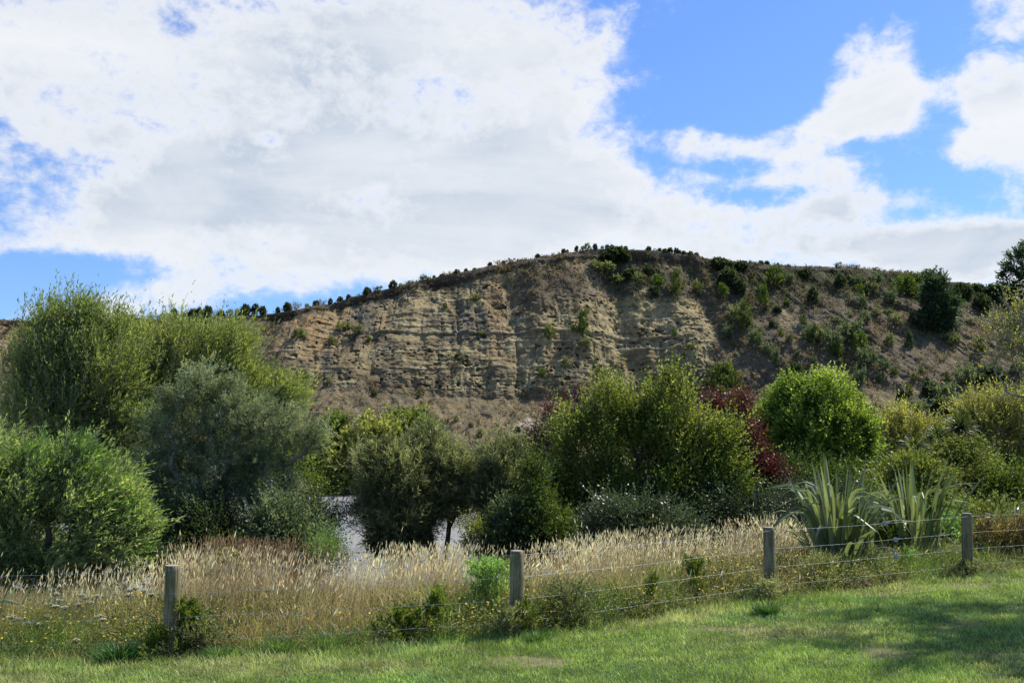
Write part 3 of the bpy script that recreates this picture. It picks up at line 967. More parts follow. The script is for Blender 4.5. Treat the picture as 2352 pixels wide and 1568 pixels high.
tree('dark_shrub', 'twiggy dark shrub with small shiny leaves behind the first flax clump', 'shrub',
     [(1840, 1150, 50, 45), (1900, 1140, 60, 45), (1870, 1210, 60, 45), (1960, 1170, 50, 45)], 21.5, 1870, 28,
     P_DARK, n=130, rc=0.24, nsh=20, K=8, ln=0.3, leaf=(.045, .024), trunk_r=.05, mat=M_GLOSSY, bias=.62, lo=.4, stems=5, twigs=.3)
tree('broadleaf_shrub', 'bright leafy shrub with large glossy leaves behind the second flax clump', 'shrub',
     [(2090, 1065, 40, 24), (2070, 1100, 60, 30), (2130, 1095, 36, 30), (2110, 1140, 60, 34)], 24, 2080, 29,
     P_PLUM, n=100, rc=0.26, nsh=18, K=8, ln=0.3, leaf=(.11, .05), trunk_r=.06, mat=M_GLOSSY, bias=.75, lo=.4, stems=5)
tree('willow_tree', 'low yellow willow between the round tree and the cabbage trees', 'tree',
     [(2030, 985, 40, 40), (2080, 985, 52, 36), (2140, 1000, 40, 30), (2040, 1030, 40, 36), (2010, 1060, 30, 40)], 44, 2075, 30,
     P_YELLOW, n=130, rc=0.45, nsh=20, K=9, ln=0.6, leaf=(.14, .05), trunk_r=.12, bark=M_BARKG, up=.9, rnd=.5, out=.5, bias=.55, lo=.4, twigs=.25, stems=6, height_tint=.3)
tree('willow_tree', 'yellow-topped willow at the right edge under the overhanging bare branches', 'tree',
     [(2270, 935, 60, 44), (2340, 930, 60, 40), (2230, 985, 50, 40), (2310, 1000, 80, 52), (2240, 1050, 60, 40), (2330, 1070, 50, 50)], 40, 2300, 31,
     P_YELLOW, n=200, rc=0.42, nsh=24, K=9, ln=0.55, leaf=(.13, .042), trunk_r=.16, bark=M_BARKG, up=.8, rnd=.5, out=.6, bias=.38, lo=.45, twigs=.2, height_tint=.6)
tree('bare_willow', 'thinly leafed yellow tree with pale bare branches reaching in from the right edge', 'tree',
     [(2330, 710, 42, 36), (2400, 690, 50, 50), (2300, 750, 30, 40), (2370, 780, 60, 60), (2290, 820, 20, 40), (2330, 880, 40, 20), (2420, 860, 60, 60)], 34, 2460, 32,
     P_YELLOW, n=110, rc=0.3, nsh=9, K=7, ln=0.5, leaf=(.10, .045), trunk_r=.18, bark=M_BARKG, up=.7, rnd=.6, out=.4, bias=.6, lo=.3, twigs=.7, head_h=.2, rmin=.012)
tree('vine_thicket', 'mound of tangled yellow-green vines below the cabbage trees', 'shrub',
     [(2190, 1030, 50, 30, -.8), (2235, 1020, 34, 36, -.8), (2150, 1035, 34, 26, -.8), (2240, 1070, 50, 45), (2150, 1090, 60, 45), (2210, 1120, 75, 50), (2150, 1160, 60, 45), (2240, 1180, 60, 45)], 26, 2195, 33,
     P_YGREEN, n=240, rc=0.26, nsh=26, K=8, ln=0.35, leaf=(.06, .038), trunk_r=.06, bias=.38, lo=.6, stems=5, droop=.5, up=.1)
tree('leafy_tree', 'deep green leafy tree low at the right edge behind the last fence post', 'tree',
     [(2320, 1100, 50, 45), (2300, 1160, 60, 45), (2360, 1150, 60, 60), (2270, 1200, 50, 30)], 25, 2330, 34,
     P_PLUM, n=140, rc=0.28, nsh=24, K=8, ln=0.35, leaf=(.065, .04), trunk_r=.08, bias=.30, lo=.5, stems=4)
tree('brown_shrub', 'small-leaved golden brown shrub behind the right end of the fence', 'shrub',
     [(2290, 1225, 45, 30), (2345, 1220, 40, 36), (2300, 1265, 55, 25), (2360, 1270, 40, 30), (2260, 1255, 22, 22)], 18.6, 2310, 35,
     P_BROWN, n=150, rc=0.15, nsh=24, K=7, ln=0.2, leaf=(.028, .018), trunk_r=.03, mat=M_GLOSSY, bias=.55, lo=.4, stems=6, twigs=.4)
tree('broom_shrub', 'wispy fresh green shrub rising out of the brown grass by the river view', 'shrub',
     [(750, 1245, 28, 24), (735, 1265, 26, 18), (770, 1262, 22, 18)], 18.5, 750, 36,
     P_PALE, n=40, rc=0.12, nsh=16, K=9, ln=0.4, leaf=(.045, .008), trunk_r=.02, up=1.3, out=.4, rnd=.35, bias=.25, lo=.2, stems=6, ang=.5)

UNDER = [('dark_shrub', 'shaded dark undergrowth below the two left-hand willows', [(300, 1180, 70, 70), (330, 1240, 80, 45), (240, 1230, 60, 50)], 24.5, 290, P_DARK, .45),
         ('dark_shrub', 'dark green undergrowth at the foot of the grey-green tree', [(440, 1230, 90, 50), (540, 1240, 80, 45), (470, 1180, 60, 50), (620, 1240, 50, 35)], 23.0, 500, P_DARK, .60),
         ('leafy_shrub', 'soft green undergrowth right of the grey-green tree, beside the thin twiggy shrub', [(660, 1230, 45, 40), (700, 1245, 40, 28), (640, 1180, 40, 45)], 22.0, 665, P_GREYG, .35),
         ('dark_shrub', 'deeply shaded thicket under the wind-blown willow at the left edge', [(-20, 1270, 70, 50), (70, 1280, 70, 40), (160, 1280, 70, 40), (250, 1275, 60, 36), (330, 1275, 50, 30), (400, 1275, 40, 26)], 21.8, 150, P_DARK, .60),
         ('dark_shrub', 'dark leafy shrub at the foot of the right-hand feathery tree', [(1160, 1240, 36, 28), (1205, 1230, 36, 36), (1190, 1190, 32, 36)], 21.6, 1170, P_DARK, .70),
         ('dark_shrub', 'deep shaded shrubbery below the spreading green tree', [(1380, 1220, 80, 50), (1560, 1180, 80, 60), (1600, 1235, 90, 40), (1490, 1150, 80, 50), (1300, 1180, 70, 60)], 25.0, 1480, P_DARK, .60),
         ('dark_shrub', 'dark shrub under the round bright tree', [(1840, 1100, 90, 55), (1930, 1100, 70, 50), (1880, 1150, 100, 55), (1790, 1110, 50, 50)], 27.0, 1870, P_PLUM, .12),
         ('leafy_shrub', 'pale green weedy shrub between the two large flax clumps and the last post', [(2160, 1235, 28, 22), (2190, 1245, 24, 20)], 20.3, 2170, P_PALE, .12),
         ('leafy_shrub', 'green leafy shrub between the bases of the two large flax clumps', [(2025, 1255, 20, 18), (2010, 1272, 22, 14)], 18.6, 2015, P_PLUM, .5),
         ('vine_thicket', 'yellow-green viny undergrowth behind the small flax clumps', [(2200, 1190, 60, 40), (2280, 1200, 60, 36), (2340, 1200, 50, 40), (2130, 1200, 50, 36)], 23.0, 2240, P_YGREEN, .28),
         ('leafy_shrub', 'dense mixed shrubbery between the flax and the cabbage trees', [(2000, 1180, 60, 60), (2060, 1190, 60, 50), (1960, 1220, 60, 40), (2090, 1230, 50, 36)], 22.5, 2030, P_PLUM, .25)]
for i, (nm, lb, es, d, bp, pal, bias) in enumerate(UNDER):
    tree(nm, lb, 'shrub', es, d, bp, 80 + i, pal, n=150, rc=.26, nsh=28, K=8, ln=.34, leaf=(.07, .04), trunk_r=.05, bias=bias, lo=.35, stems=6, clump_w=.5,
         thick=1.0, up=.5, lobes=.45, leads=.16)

# far bank, 120 m away
FAR = [('willow_tree', 'rounded yellow-green willow on the far bank, nearest the river view', [(850, 995, 50, 42), (800, 1030, 55, 45), (890, 1040, 40, 40), (860, 1080, 62, 40), (790, 1090, 40, 35)], 840, P_YGREEN, .55, 121),
       ('broad_tree', 'dark green dome-shaped tree on the far bank, right of the yellow-green willow', [(945, 972, 44, 30), (945, 1005, 48, 32), (920, 1040, 30, 30)], 940, P_PLUM, .42, 126),
       ('willow_tree', 'bluish green willow on the far bank between the grey-green tree and the willow dome', [(765, 975, 24, 26), (745, 1020, 40, 46), (735, 1080, 40, 40)], 750, P_PLUM, .30, 123),
       ('broad_tree', 'grey-green low tree on the far bank between the feathery trees', [(1110, 1060, 34, 24), (1100, 1088, 40, 18)], 1105, P_GREYG, .5, 122),
       ('broad_tree', 'low dark tree on the far bank behind the right-hand feathery tree', [(1225, 1025, 40, 22), (1200, 1060, 50, 30), (1260, 1060, 40, 30)], 1220, P_DARK, .9, 124),
       ('willow_tree', 'yellowish bank willow low behind the taller feathery tree', [(1000, 1075, 40, 26), (1040, 1080, 30, 26)], 1015, P_YGREEN, .45, 121.5),
       ('broad_tree', 'dark bank tree behind the left willows', [(640, 1050, 60, 50), (560, 1060, 60, 50)], 600, P_PLUM, .25, 124)]
for i, (nm, lb, es, bp, pal, bias, d) in enumerate(FAR):
    tree(nm, lb, 'tree', es, d, bp, 60 + i, pal, n=120, rc=0.9, nsh=22, K=7, ln=0.9, leaf=(.42, .30), trunk_r=.35, group=None,
         bias=bias, lo=.55, base_z=-1.4, thick=.9, stems=4, height_tint=.35, clump_w=.5, rmin=.03)

# ------------------------------------------------------------------ bushes on the cliff and along its top
def bush_mesh(name, seed, pal, bias, n=46, leaf=.16, nsh=9, K=6, sparse=False, shape='round', lobes=.18, ln=.30):
    """a crown of unit radius standing on z = 0; many copies share it"""
    rng = rs(seed)
    if shape == 'cone':
        es = [np.array([0, 0, z, r, r, .35]) for z, r in ((.35, .75), (.7, .7), (1.05, .55), (1.4, .42), (1.75, .25))]
    elif shape == 'tall':
        es = [np.array([0, 0, .75, .8, .8, .6]), np.array([.1, 0, 1.35, .75, .75, .6])]
    else:
        es = [np.array([*(rng.normal(size=2) * .25), .75 + rng.normal() * .15, .7, .7, .6]) for _ in range(4)]
    pts, _ = clump_points(es, n, rng, .55, lobes, .0 if lobes < .1 else .06)
    V, FQ, sh, t, C, D, l = shoots(pts, .16, nsh, K, ln, leaf, leaf * (.35 if sparse else .7), rng, np.array([0, 0, .6]), 1.0, .4 if lobes > .1 else .1, .6)
    cols = leaf_colors(sh, np.repeat(np.arange(len(pts)), nsh), pal, rng, len(pts), .5, bias=bias)
    nodes, par, cnt = grow(np.array([0, 0, -.2]), pts[:: 2], rng, heads=[np.array([0.05, 0, .25])])
    i = np.arange(1, len(nodes))
    rad = np.maximum(.012, .10 * (cnt / cnt[0]) ** .5)
    Vt, Ft = tubes(nodes[par[i]], nodes[i], rad[i] * 1.2, rad[i], 4)
    me = mesh_obj(name, np.concatenate([V, Vt]), np.concatenate([FQ, Ft + len(V)]), M_LEAF, None,
                  np.concatenate([cols, np.tile([[.06, .05, .04]], (len(Ft), 1))]))
    data = me.data
    bpy.data.objects.remove(me)
    return data


KIND = {
    'dark': ('dark green', bush_mesh('bush', 301, P_DARK, .58, n=90, nsh=11, leaf=.18, lobes=.05, ln=.16)),
    'green': ('mid green', bush_mesh('bush', 302, P_PLUM, .28, n=52, leaf=.14)),
    'bright': ('bright green', bush_mesh('bush', 303, P_BRIGHT, .30, n=52, leaf=.14)),
    'grey': ('grey-green', bush_mesh('bush', 304, P_GREYG, .38, n=56, leaf=.14)),
    'olive': ('olive', bush_mesh('bush', 305, P_OLIVE, .42, n=44)),
    'brown': ('thin brown', bush_mesh('bush', 306, [(.05, .035, .022), (.10, .075, .05), (.15, .12, .08)], .5, n=34, nsh=7, sparse=True)),
    'cone': ('dark conical', bush_mesh('bush', 307, P_CONIF, .7, n=60, shape='cone')),
    'tall': ('tall dark green', bush_mesh('bush', 308, P_DARK, .6, n=100, nsh=11, leaf=.18, shape='tall', lobes=.05, ln=.16)),
}
ORD = ['first', 'second', 'third', 'fourth', 'fifth', 'sixth', 'seventh', 'eighth', 'ninth', 'tenth', 'eleventh', 'twelfth', 'thirteenth', 'fourteenth', 'fifteenth',
       'sixteenth', 'seventeenth', 'eighteenth', 'nineteenth', 'twentieth', 'twenty-first', 'twenty-second', 'twenty-third', 'twenty-fourth', 'twenty-fifth',
       'twenty-sixth', 'twenty-seventh', 'twenty-eighth', 'twenty-ninth', 'thirtieth']


def ordn(i):
    if i < 30:
        return ORD[i]
    return 'thirty-' + ORD[i - 30] if i < 39 else ('fortieth' if i == 39 else 'forty-' + ORD[i - 40])



def place_bush(kind, p, rx, h, rot, name, label, group, cat='bush'):
    o = bpy.data.objects.new(name, KIND[kind][1])
    o.location = tuple(float(v) for v in p)
    o.rotation_euler = (0, 0, rot)
    top = 2.0 if kind == 'cone' else (1.95 if kind == 'tall' else 1.45)
    o.scale = (rx / .95, rx / .95, h / top)
    COL.objects.link(o)
    return tag(o, label, cat, group)


# bushes along the skyline: picture x, width, top, foot, kind
RIDGE = []
for cx, w_, ty, by, kd in [(423, 70, 565, 628, 'dark'), (525, 62, 592, 640, 'grey'), (590, 62, 560, 632, 'dark'), (660, 64, 555, 632, 'dark'), (735, 70, 545, 645, 'tall'), (805, 60, 585, 650, 'brown'),
                           (873, 52, 572, 624, 'dark'), (950, 48, 572, 614, 'olive'), (1026, 40, 568, 614, 'olive'), (1112, 74, 524, 612, 'dark'), (1075, 60, 552, 612, 'brown'), (1187, 60, 525, 618, 'tall'),
                           (1257, 58, 535, 606, 'dark'), (1407, 36, 540, 574, 'dark'), (1505, 58, 500, 560, 'dark'), (1585, 74, 500, 556, 'brown'), (1687, 30, 512, 538, 'olive'),
                           (1763, 50, 480, 532, 'dark'), (1827, 60, 475, 528, 'brown'), (1907, 34, 460, 498, 'dark'), (2005, 42, 442, 488, 'dark'), (2085, 40, 425, 470, 'dark'), (2175, 36, 415, 444, 'brown'),
                           (2265, 66, 362, 425, 'dark'), (330, 60, 605, 640, 'grey'), (265, 60, 612, 645, 'brown')]:
    RIDGE.append(((500 + cx / 2.352) / 1.7415, w_ / 4.096, (1000 + ty / 2.352) / 1.7415, (1000 + by / 2.352) / 1.7415, kd))
for cx, w_, ty, by, kd in [(1180, 66, 603, 655, 'green'), (1330, 62, 532, 590, 'dark'), (1480, 36, 532, 556, 'olive'), (1637, 90, 487, 535, 'grey'), (1718, 28, 476, 508, 'dark'), (1790, 40, 464, 492, 'dark'),
                           (1845, 76, 448, 492, 'brown'), (1946, 50, 425, 472, 'dark'), (2020, 32, 414, 454, 'dark'), (2103, 28, 405, 424, 'dark'), (1410, 40, 560, 590, 'olive')]:
    RIDGE.append(((1000 + cx / 2.352) / 1.7415, w_ / 4.096, (900 + ty / 2.352) / 1.7415, (900 + by / 2.352) / 1.7415, kd))
for cx, w_, ty, by, kd in [(143, 32, 353, 385, 'dark'), (210, 52, 336, 368, 'brown'), (272, 32, 340, 360, 'dark'), (310, 56, 325, 356, 'brown'), (430, 60, 320, 350, 'brown'), (480, 26, 320, 342, 'dark'),
                           (595, 44, 275, 318, 'dark'), (650, 60, 285, 312, 'brown'), (838, 34, 228, 264, 'dark'), (880, 22, 235, 258, 'dark'), (965, 30, 204, 244, 'tall'), (1022, 26, 208, 230, 'olive'),
                           (1070, 60, 190, 232, 'olive'), (1142, 38, 181, 223, 'dark'), (1212, 26, 204, 218, 'olive'), (1260, 38, 188, 214, 'dark'), (1310, 44, 193, 214, 'dark'), (1352, 50, 202, 216, 'dark'), (1435, 30, 201, 224, 'dark'),
                           (1668, 38, 205, 240, 'dark'), (1720, 34, 224, 244, 'brown'), (1770, 30, 220, 250, 'dark'), (1810, 38, 226, 260, 'dark'), (1867, 44, 224, 274, 'tall'), (1925, 38, 224, 272, 'tall'),
                           (1958, 32, 238, 268, 'dark'), (2000, 36, 245, 276, 'dark'), (2030, 26, 260, 282, 'dark'), (2068, 40, 252, 288, 'dark'), (2112, 36, 263, 296, 'dark'), (1775, 24, 240, 262, 'olive')]:
    RIDGE.append(((1900 + cx / 2.352) / 1.7415, w_ / 4.096, (900 + ty / 2.352) / 1.7415, (900 + by / 2.352) / 1.7415, kd))
for cx, w_, ty, by, kd in [(627, 30, 228, 258, 'dark'), (660, 20, 232, 256, 'olive'), (688, 50, 235, 258, 'grey'), (735, 28, 227, 254, 'dark'), (772, 28, 228, 256, 'dark'), (840, 16, 240, 256, 'dark'), (905, 16, 250, 262, 'olive'),
                           (1228, 40, 252, 280, 'green'), (1260, 20, 247, 268, 'brown'), (1285, 18, 250, 272, 'brown'), (1310, 16, 250, 274, 'brown'), (1340, 40, 252, 278, 'brown'), (1365, 16, 258, 282, 'brown'), (1402, 14, 264, 286, 'brown'),
                           (1430, 14, 268, 290, 'brown'), (1465, 40, 275, 296, 'olive'), (1530, 14, 282, 302, 'brown'), (1570, 40, 282, 304, 'brown'), (1640, 14, 290, 312, 'brown'), (1680, 20, 292, 318, 'brown'),
                           (1868, 60, 322, 366, 'grey'), (1915, 18, 352, 370, 'brown'), (1960, 18, 358, 376, 'brown'), (2005, 44, 362, 384, 'dark'), (2050, 20, 368, 388, 'brown'), (2085, 20, 370, 392, 'brown'), (2120, 22, 374, 396, 'brown'), (2150, 20, 378, 400, 'brown')]:
    RIDGE.append(((2600 + cx / 1.572) / 1.7415, w_ / 2.7376, (900 + ty / 1.572) / 1.7415, (900 + by / 1.572) / 1.7415, kd))
RIDGE.append((90, 22, 720, 736, 'dark'))
RIDGE.append((278, 22, 722, 736, 'dark'))
RIDGE.sort()
count = {}
rb = rs(5)
total = {}
for r in RIDGE:
    total[r[4]] = total.get(r[4], 0) + 1
for px, w_, ty, by, kd in RIDGE:
    x0 = (px - 1176) / F * 185
    y0 = float(np.interp(x0, xs, ridge_y))
    x0 = (px - 1176) / F * y0
    y0 = float(np.interp(x0, xs, ridge_y)) + 0.4
    z0 = P(px, by, y0)[2] - 0.1
    zr = float(np.interp(x0, xs, ridge_z))
    z0 = min(z0, zr + 0.05)
    h = P(px, ty, y0)[2] - z0
    i = count.get(kd, 0)
    count[kd] = i + 1
    word = KIND[kd][0]
    place_bush(kd, (x0, y0, z0), w_ * y0 / F / 2 * 1.25, h * 1.12, rb.random() * 6.28, 'skyline_bush',
               f'{word} bush on the cliff-top skyline, {ordn(i)} from left of its colour', 'bushes along the cliff-top skyline')

# bushes standing on the slope
SLOPE = [(495, 330, 60, 60, 'dark'), (560, 390, 40, 45, 'dark'), (450, 415, 33, 35, 'bright'), (165, 385, 35, 60, 'green'), (790, 335, 65, 45, 'green'), (712, 470, 32, 55, 'green'), (40, 350, 33, 30, 'bright'),
         (540, 565, 45, 40, 'olive'), (603, 585, 40, 62, 'green'), (490, 675, 35, 40, 'grey'), (665, 715, 45, 50, 'grey'), (730, 785, 35, 35, 'grey'), (790, 830, 28, 50, 'grey'), (820, 675, 20, 22, 'bright'),
         (1000, 685, 46, 42, 'grey'), (1060, 700, 44, 46, 'green'), (1140, 735, 62, 66, 'grey'), (1170, 790, 40, 36, 'green'), (1265, 680, 78, 65, 'grey'), (1315, 760, 52, 55, 'green'), (1365, 840, 60, 55, 'grey'),
         (1470, 880, 35, 35, 'grey'), (1530, 920, 25, 22, 'green'), (1320, 960, 42, 52, 'grey'), (1515, 455, 40, 42, 'grey'), (1320, 410, 35, 25, 'green'), (1290, 350, 35, 32, 'grey'), (1420, 340, 45, 35, 'grey'),
         (1335, 490, 30, 45, 'grey'), (1490, 545, 35, 20, 'grey'), (1350, 580, 35, 35, 'grey'), (1550, 600, 45, 30, 'olive'), (1510, 725, 30, 35, 'olive'), (1890, 720, 50, 35, 'olive'), (2065, 770, 30, 40, 'green'),
         (1980, 960, 60, 68, 'grey'), (2140, 930, 75, 52, 'dark'), (2075, 970, 45, 40, 'dark'), (1770, 1030, 50, 45, 'dark'), (1840, 1065, 90, 58, 'grey'), (1835, 1140, 80, 58, 'dark'), (1670, 1145, 72, 40, 'grey'),
         (1580, 1070, 30, 30, 'dark'), (1627, 1052, 24, 36, 'green'), (915, 900, 45, 38, 'dark'), (430, 1010, 75, 80, 'green'), (515, 1020, 70, 70, 'green'), (470, 1110, 60, 55, 'green'), (1645, 575, 24, 36, 'cone'),
         (1628, 725, 30, 50, 'cone'), (960, 605, 22, 30, 'green'), (800, 525, 25, 22, 'dark'), (860, 480, 18, 18, 'green'), (1025, 435, 32, 40, 'dark'), (875, 715, 26, 30, 'grey'), (928, 802, 18, 20, 'grey'),
         (1025, 845, 22, 22, 'grey'), (1600, 400, 70, 52, 'green'), (1690, 440, 60, 42, 'grey'), (1620, 345, 60, 36, 'dark'), (1680, 385, 60, 45, 'green'), (1745, 310, 44, 34, 'dark'), (1980, 425, 60, 52, 'dark'), (2090, 490, 58, 50, 'dark'),
         (2150, 425, 66, 50, 'dark'), (2050, 400, 50, 34, 'dark'), (1560, 370, 46, 32, 'grey'), (880, 335, 24, 30, 'grey'), (415, 225, 42, 26, 'dark'), (470, 250, 60, 34, 'dark'), (560, 255, 50, 26, 'dark'), (2280, 620, 40, 50, 'dark'),
         (2310, 900, 46, 40, 'grey'), (1190, 860, 20, 16, 'olive'), (1330, 860, 16, 14, 'olive'), (1440, 960, 14, 20, 'green'), (1700, 915, 16, 22, 'green'), (1870, 960, 16, 26, 'green'), (1740, 965, 16, 14, 'dark'), (1655, 950, 20, 22, 'olive'),
         (1420, 545, 24, 20, 'olive'), (1250, 560, 24, 18, 'olive'), (765, 620, 18, 26, 'dark'), (700, 400, 22, 20, 'olive'), (300, 395, 32, 34, 'olive'), (1200, 350, 36, 36, 'dark'), (1400, 400, 40, 30, 'olive'), (960, 300, 40, 26, 'dark'),
         (2010, 600, 20, 14, 'olive'), (1170, 590, 22, 16, 'olive'), (215, 820, 14, 16, 'bright'), (155, 675, 16, 16, 'green'), (245, 1035, 14, 22, 'dark'), (260, 760, 40, 16, 'olive')]
SLOPE = [((2600 + a / 1.572) / 1.7415, (900 + b / 1.572) / 1.7415, c / 2.7376, d / 2.7376, k) for a, b, c, d, k in SLOPE]
for a, b, c, d, k in [(1870, 525, 32, 48, 'green'), (1695, 560, 34, 30, 'olive'), (1655, 775, 24, 20, 'green'), (750, 595, 14, 14, 'bright'), (390, 565, 38, 22, 'olive'), (1890, 615, 26, 20, 'olive'), (1820, 535, 14, 14, 'bright'),
                      (2035, 140, 60, 26, 'dark'), (1990, 165, 45, 22, 'dark'), (2080, 165, 40, 20, 'dark'), (1970, 230, 50, 26, 'olive'), (2050, 285, 40, 20, 'olive'), (1940, 215, 30, 22, 'olive'), (2110, 250, 40, 22, 'dark'), (2170, 280, 30, 22, 'olive'),
                      (1150, 420, 12, 12, 'green'), (1340, 560, 20, 12, 'olive'), (1240, 695, 20, 12, 'olive'), (785, 875, 14, 14, 'green'), (1015, 885, 10, 16, 'green'), (415, 805, 17, 26, 'green'), (620, 530, 34, 18, 'olive'), (700, 540, 30, 16, 'olive'),
                      (560, 600, 22, 16, 'olive'), (1600, 350, 24, 16, 'brown'), (1450, 230, 36, 18, 'brown'), (1300, 380, 26, 16, 'olive'), (2240, 340, 30, 26, 'dark'), (2215, 235, 30, 24, 'dark'), (1955, 770, 18, 22, 'olive'), (1780, 715, 22, 22, 'olive'),
                      (545, 815, 16, 14, 'olive'), (2000, 760, 20, 12, 'olive'), (1330, 1090, 18, 20, 'olive'), (1440, 1080, 12, 14, 'olive'), (1210, 1010, 14, 14, 'olive'), (1460, 1110, 22, 16, 'olive'), (1285, 1040, 14, 14, 'grey'), (1570, 1110, 40, 20, 'dark'),
                      (1640, 1070, 26, 26, 'dark'), (1530, 1060, 16, 14, 'dark')]:
    SLOPE.append(((900 + a / 1.3067) / 1.7415, (900 + b / 1.3067) / 1.7415, c / 2.2756, d / 2.2756, k))
SLOPE.sort()
count = {}
for px, py, rx, ry, kd in SLOPE:
    hp = hit_hill(px, py + ry * 0.85)
    if hp is None:
        continue
    d0 = hp[1]
    i = count.get(kd, 0)
    count[kd] = i + 1
    word = KIND[kd][0]
    size = 'large' if rx > 20 else ('small' if rx < 9 else 'middling')
    place_bush(kd, (hp[0], hp[1] - 0.2, hp[2] - 0.25), rx * d0 / F, 2 * ry * d0 / F * 1.05, rb.random() * 6.28, 'hillside_bush',
               f'{size} {word} bush on the hill face, {ordn(i)} from left of its colour', 'bushes scattered over the hillside')

# dark pine on the slope and the pine cut by the right edge
hp = hit_hill(2156, 745)
tree('pine_tree', 'tall dark pine standing on the upper right slope, its tip at the skyline', 'tree',
     [(2150, 650, 20, 24), (2150, 680, 30, 26), (2160, 712, 34, 26), (2175, 690, 20, 20), (2160, 735, 26, 16), (2140, 720, 26, 22)], hp[1] - 1.0, 2156, 401, P_CONIF,
     n=130, rc=.8, nsh=20, K=8, ln=.9, leaf=(.55, .24), trunk_r=.45, bias=.5, lo=.5, base_z=hp[2] - 1, up=.1, stems=1, rmin=.04, thick=1.0)
zr = float(np.interp(105, xs, ridge_z))
tree('pine_tree', 'dark open-branched pine on the skyline, cut by the right edge', 'tree',
     [(2350, 570, 32, 18), (2322, 592, 24, 15), (2330, 622, 30, 14), (2370, 600, 30, 40), (2308, 612, 13, 9), (2345, 650, 40, 15), (2302, 652, 18, 7), (2400, 630, 40, 50)], 203, 2362, 402, P_CONIF,
     n=150, rc=.75, nsh=16, K=8, ln=.8, leaf=(.5, .2), trunk_r=.55, bias=.5, lo=.45, base_z=zr - 2.5, up=.3, stems=1, rmin=.05, head_h=.5, thick=1.0)


# low scrub and tussock all over the hill: nobody could count it
def hill_scrub():
    rng = rs(410)
    n = 30000
    ii = rng.integers(6, NT - 2, n)
    jj = rng.integers(1, nc - 2, n)
    p = HV[ii, jj]
    rk = rock[ii, jj]
    pat = fbm(p[:, 0] * 0.12, p[:, 2] * 0.16, 411, 4)
    pr = (0.35 + 0.65 * sstep(-.1, .45, pat)) * (1 - rk * .93) * np.where(cl[ii, jj] > .5, 1, .55)
    topz = ii > NT * .93
    pr = np.where(topz, .55, np.maximum(pr, brushy[ii, jj] * .95))
    keep = rng.random(n) < pr
    p, ii, jj, topz = p[keep], ii[keep], jj[keep], topz[keep]
    S = len(p)
    K = 15
    size = rng.uniform(.22, .62, S) * np.where(rng.random(S) < .07, 1.6, 1.0)
    D = nrm(rng.normal(size=(S, K, 3)) * [1, 1, .7] + [0, -.5, .9])
    pos = p[:, None] + D * (size[:, None, None] * .25) + rng.normal(size=(S, K, 3)) * size[:, None, None] * .35
    pos[..., 2] += .05
    side = nrm(np.cross(D, rng.normal(size=(S, K, 3))))
    LL = size[:, None] * rng.uniform(.4, .9, (S, K))
    V, FQ = kites(pos.reshape(-1, 3), D.reshape(-1, 3), side.reshape(-1, 3), LL.ravel(), LL.ravel() * .5)
    right = sstep(20, 50, p[:, 0])
    k = rng.random(S)
    ol = sstep(-.1, .5, fbm(p[:, 0] * .08, p[:, 2] * .1, 413, 3) + rng.normal(size=S) * .35)
    c = np.array([.110, .084, .056]) * (1 - ol[:, None]) + np.array([.095, .092, .038]) * ol[:, None]
    c = np.where((k < .12)[:, None], np.array([.19, .145, .075]), c)
    c = np.where(((k > .12) & (k < .22))[:, None], np.array([.13, .12, .10]), c)
    c = np.where(topz[:, None], c * .75, c) * 1.25
    bq = np.clip(brushy[ii, jj] + rng.normal(size=S) * .15, 0, 1)[:, None] * .8
    c = c * (1 - bq) + np.array([.062, .072, .030]) * bq
    cols = np.repeat(c, K, 0) * rng.uniform(.65, 1.35, (S * K, 1))
    tag(mesh_obj('hillside_scrub', V, FQ, M_DRY, None, cols), 'low brown and olive scrub covering the face of the hill', 'scrub', kind='stuff')


hill_scrub()


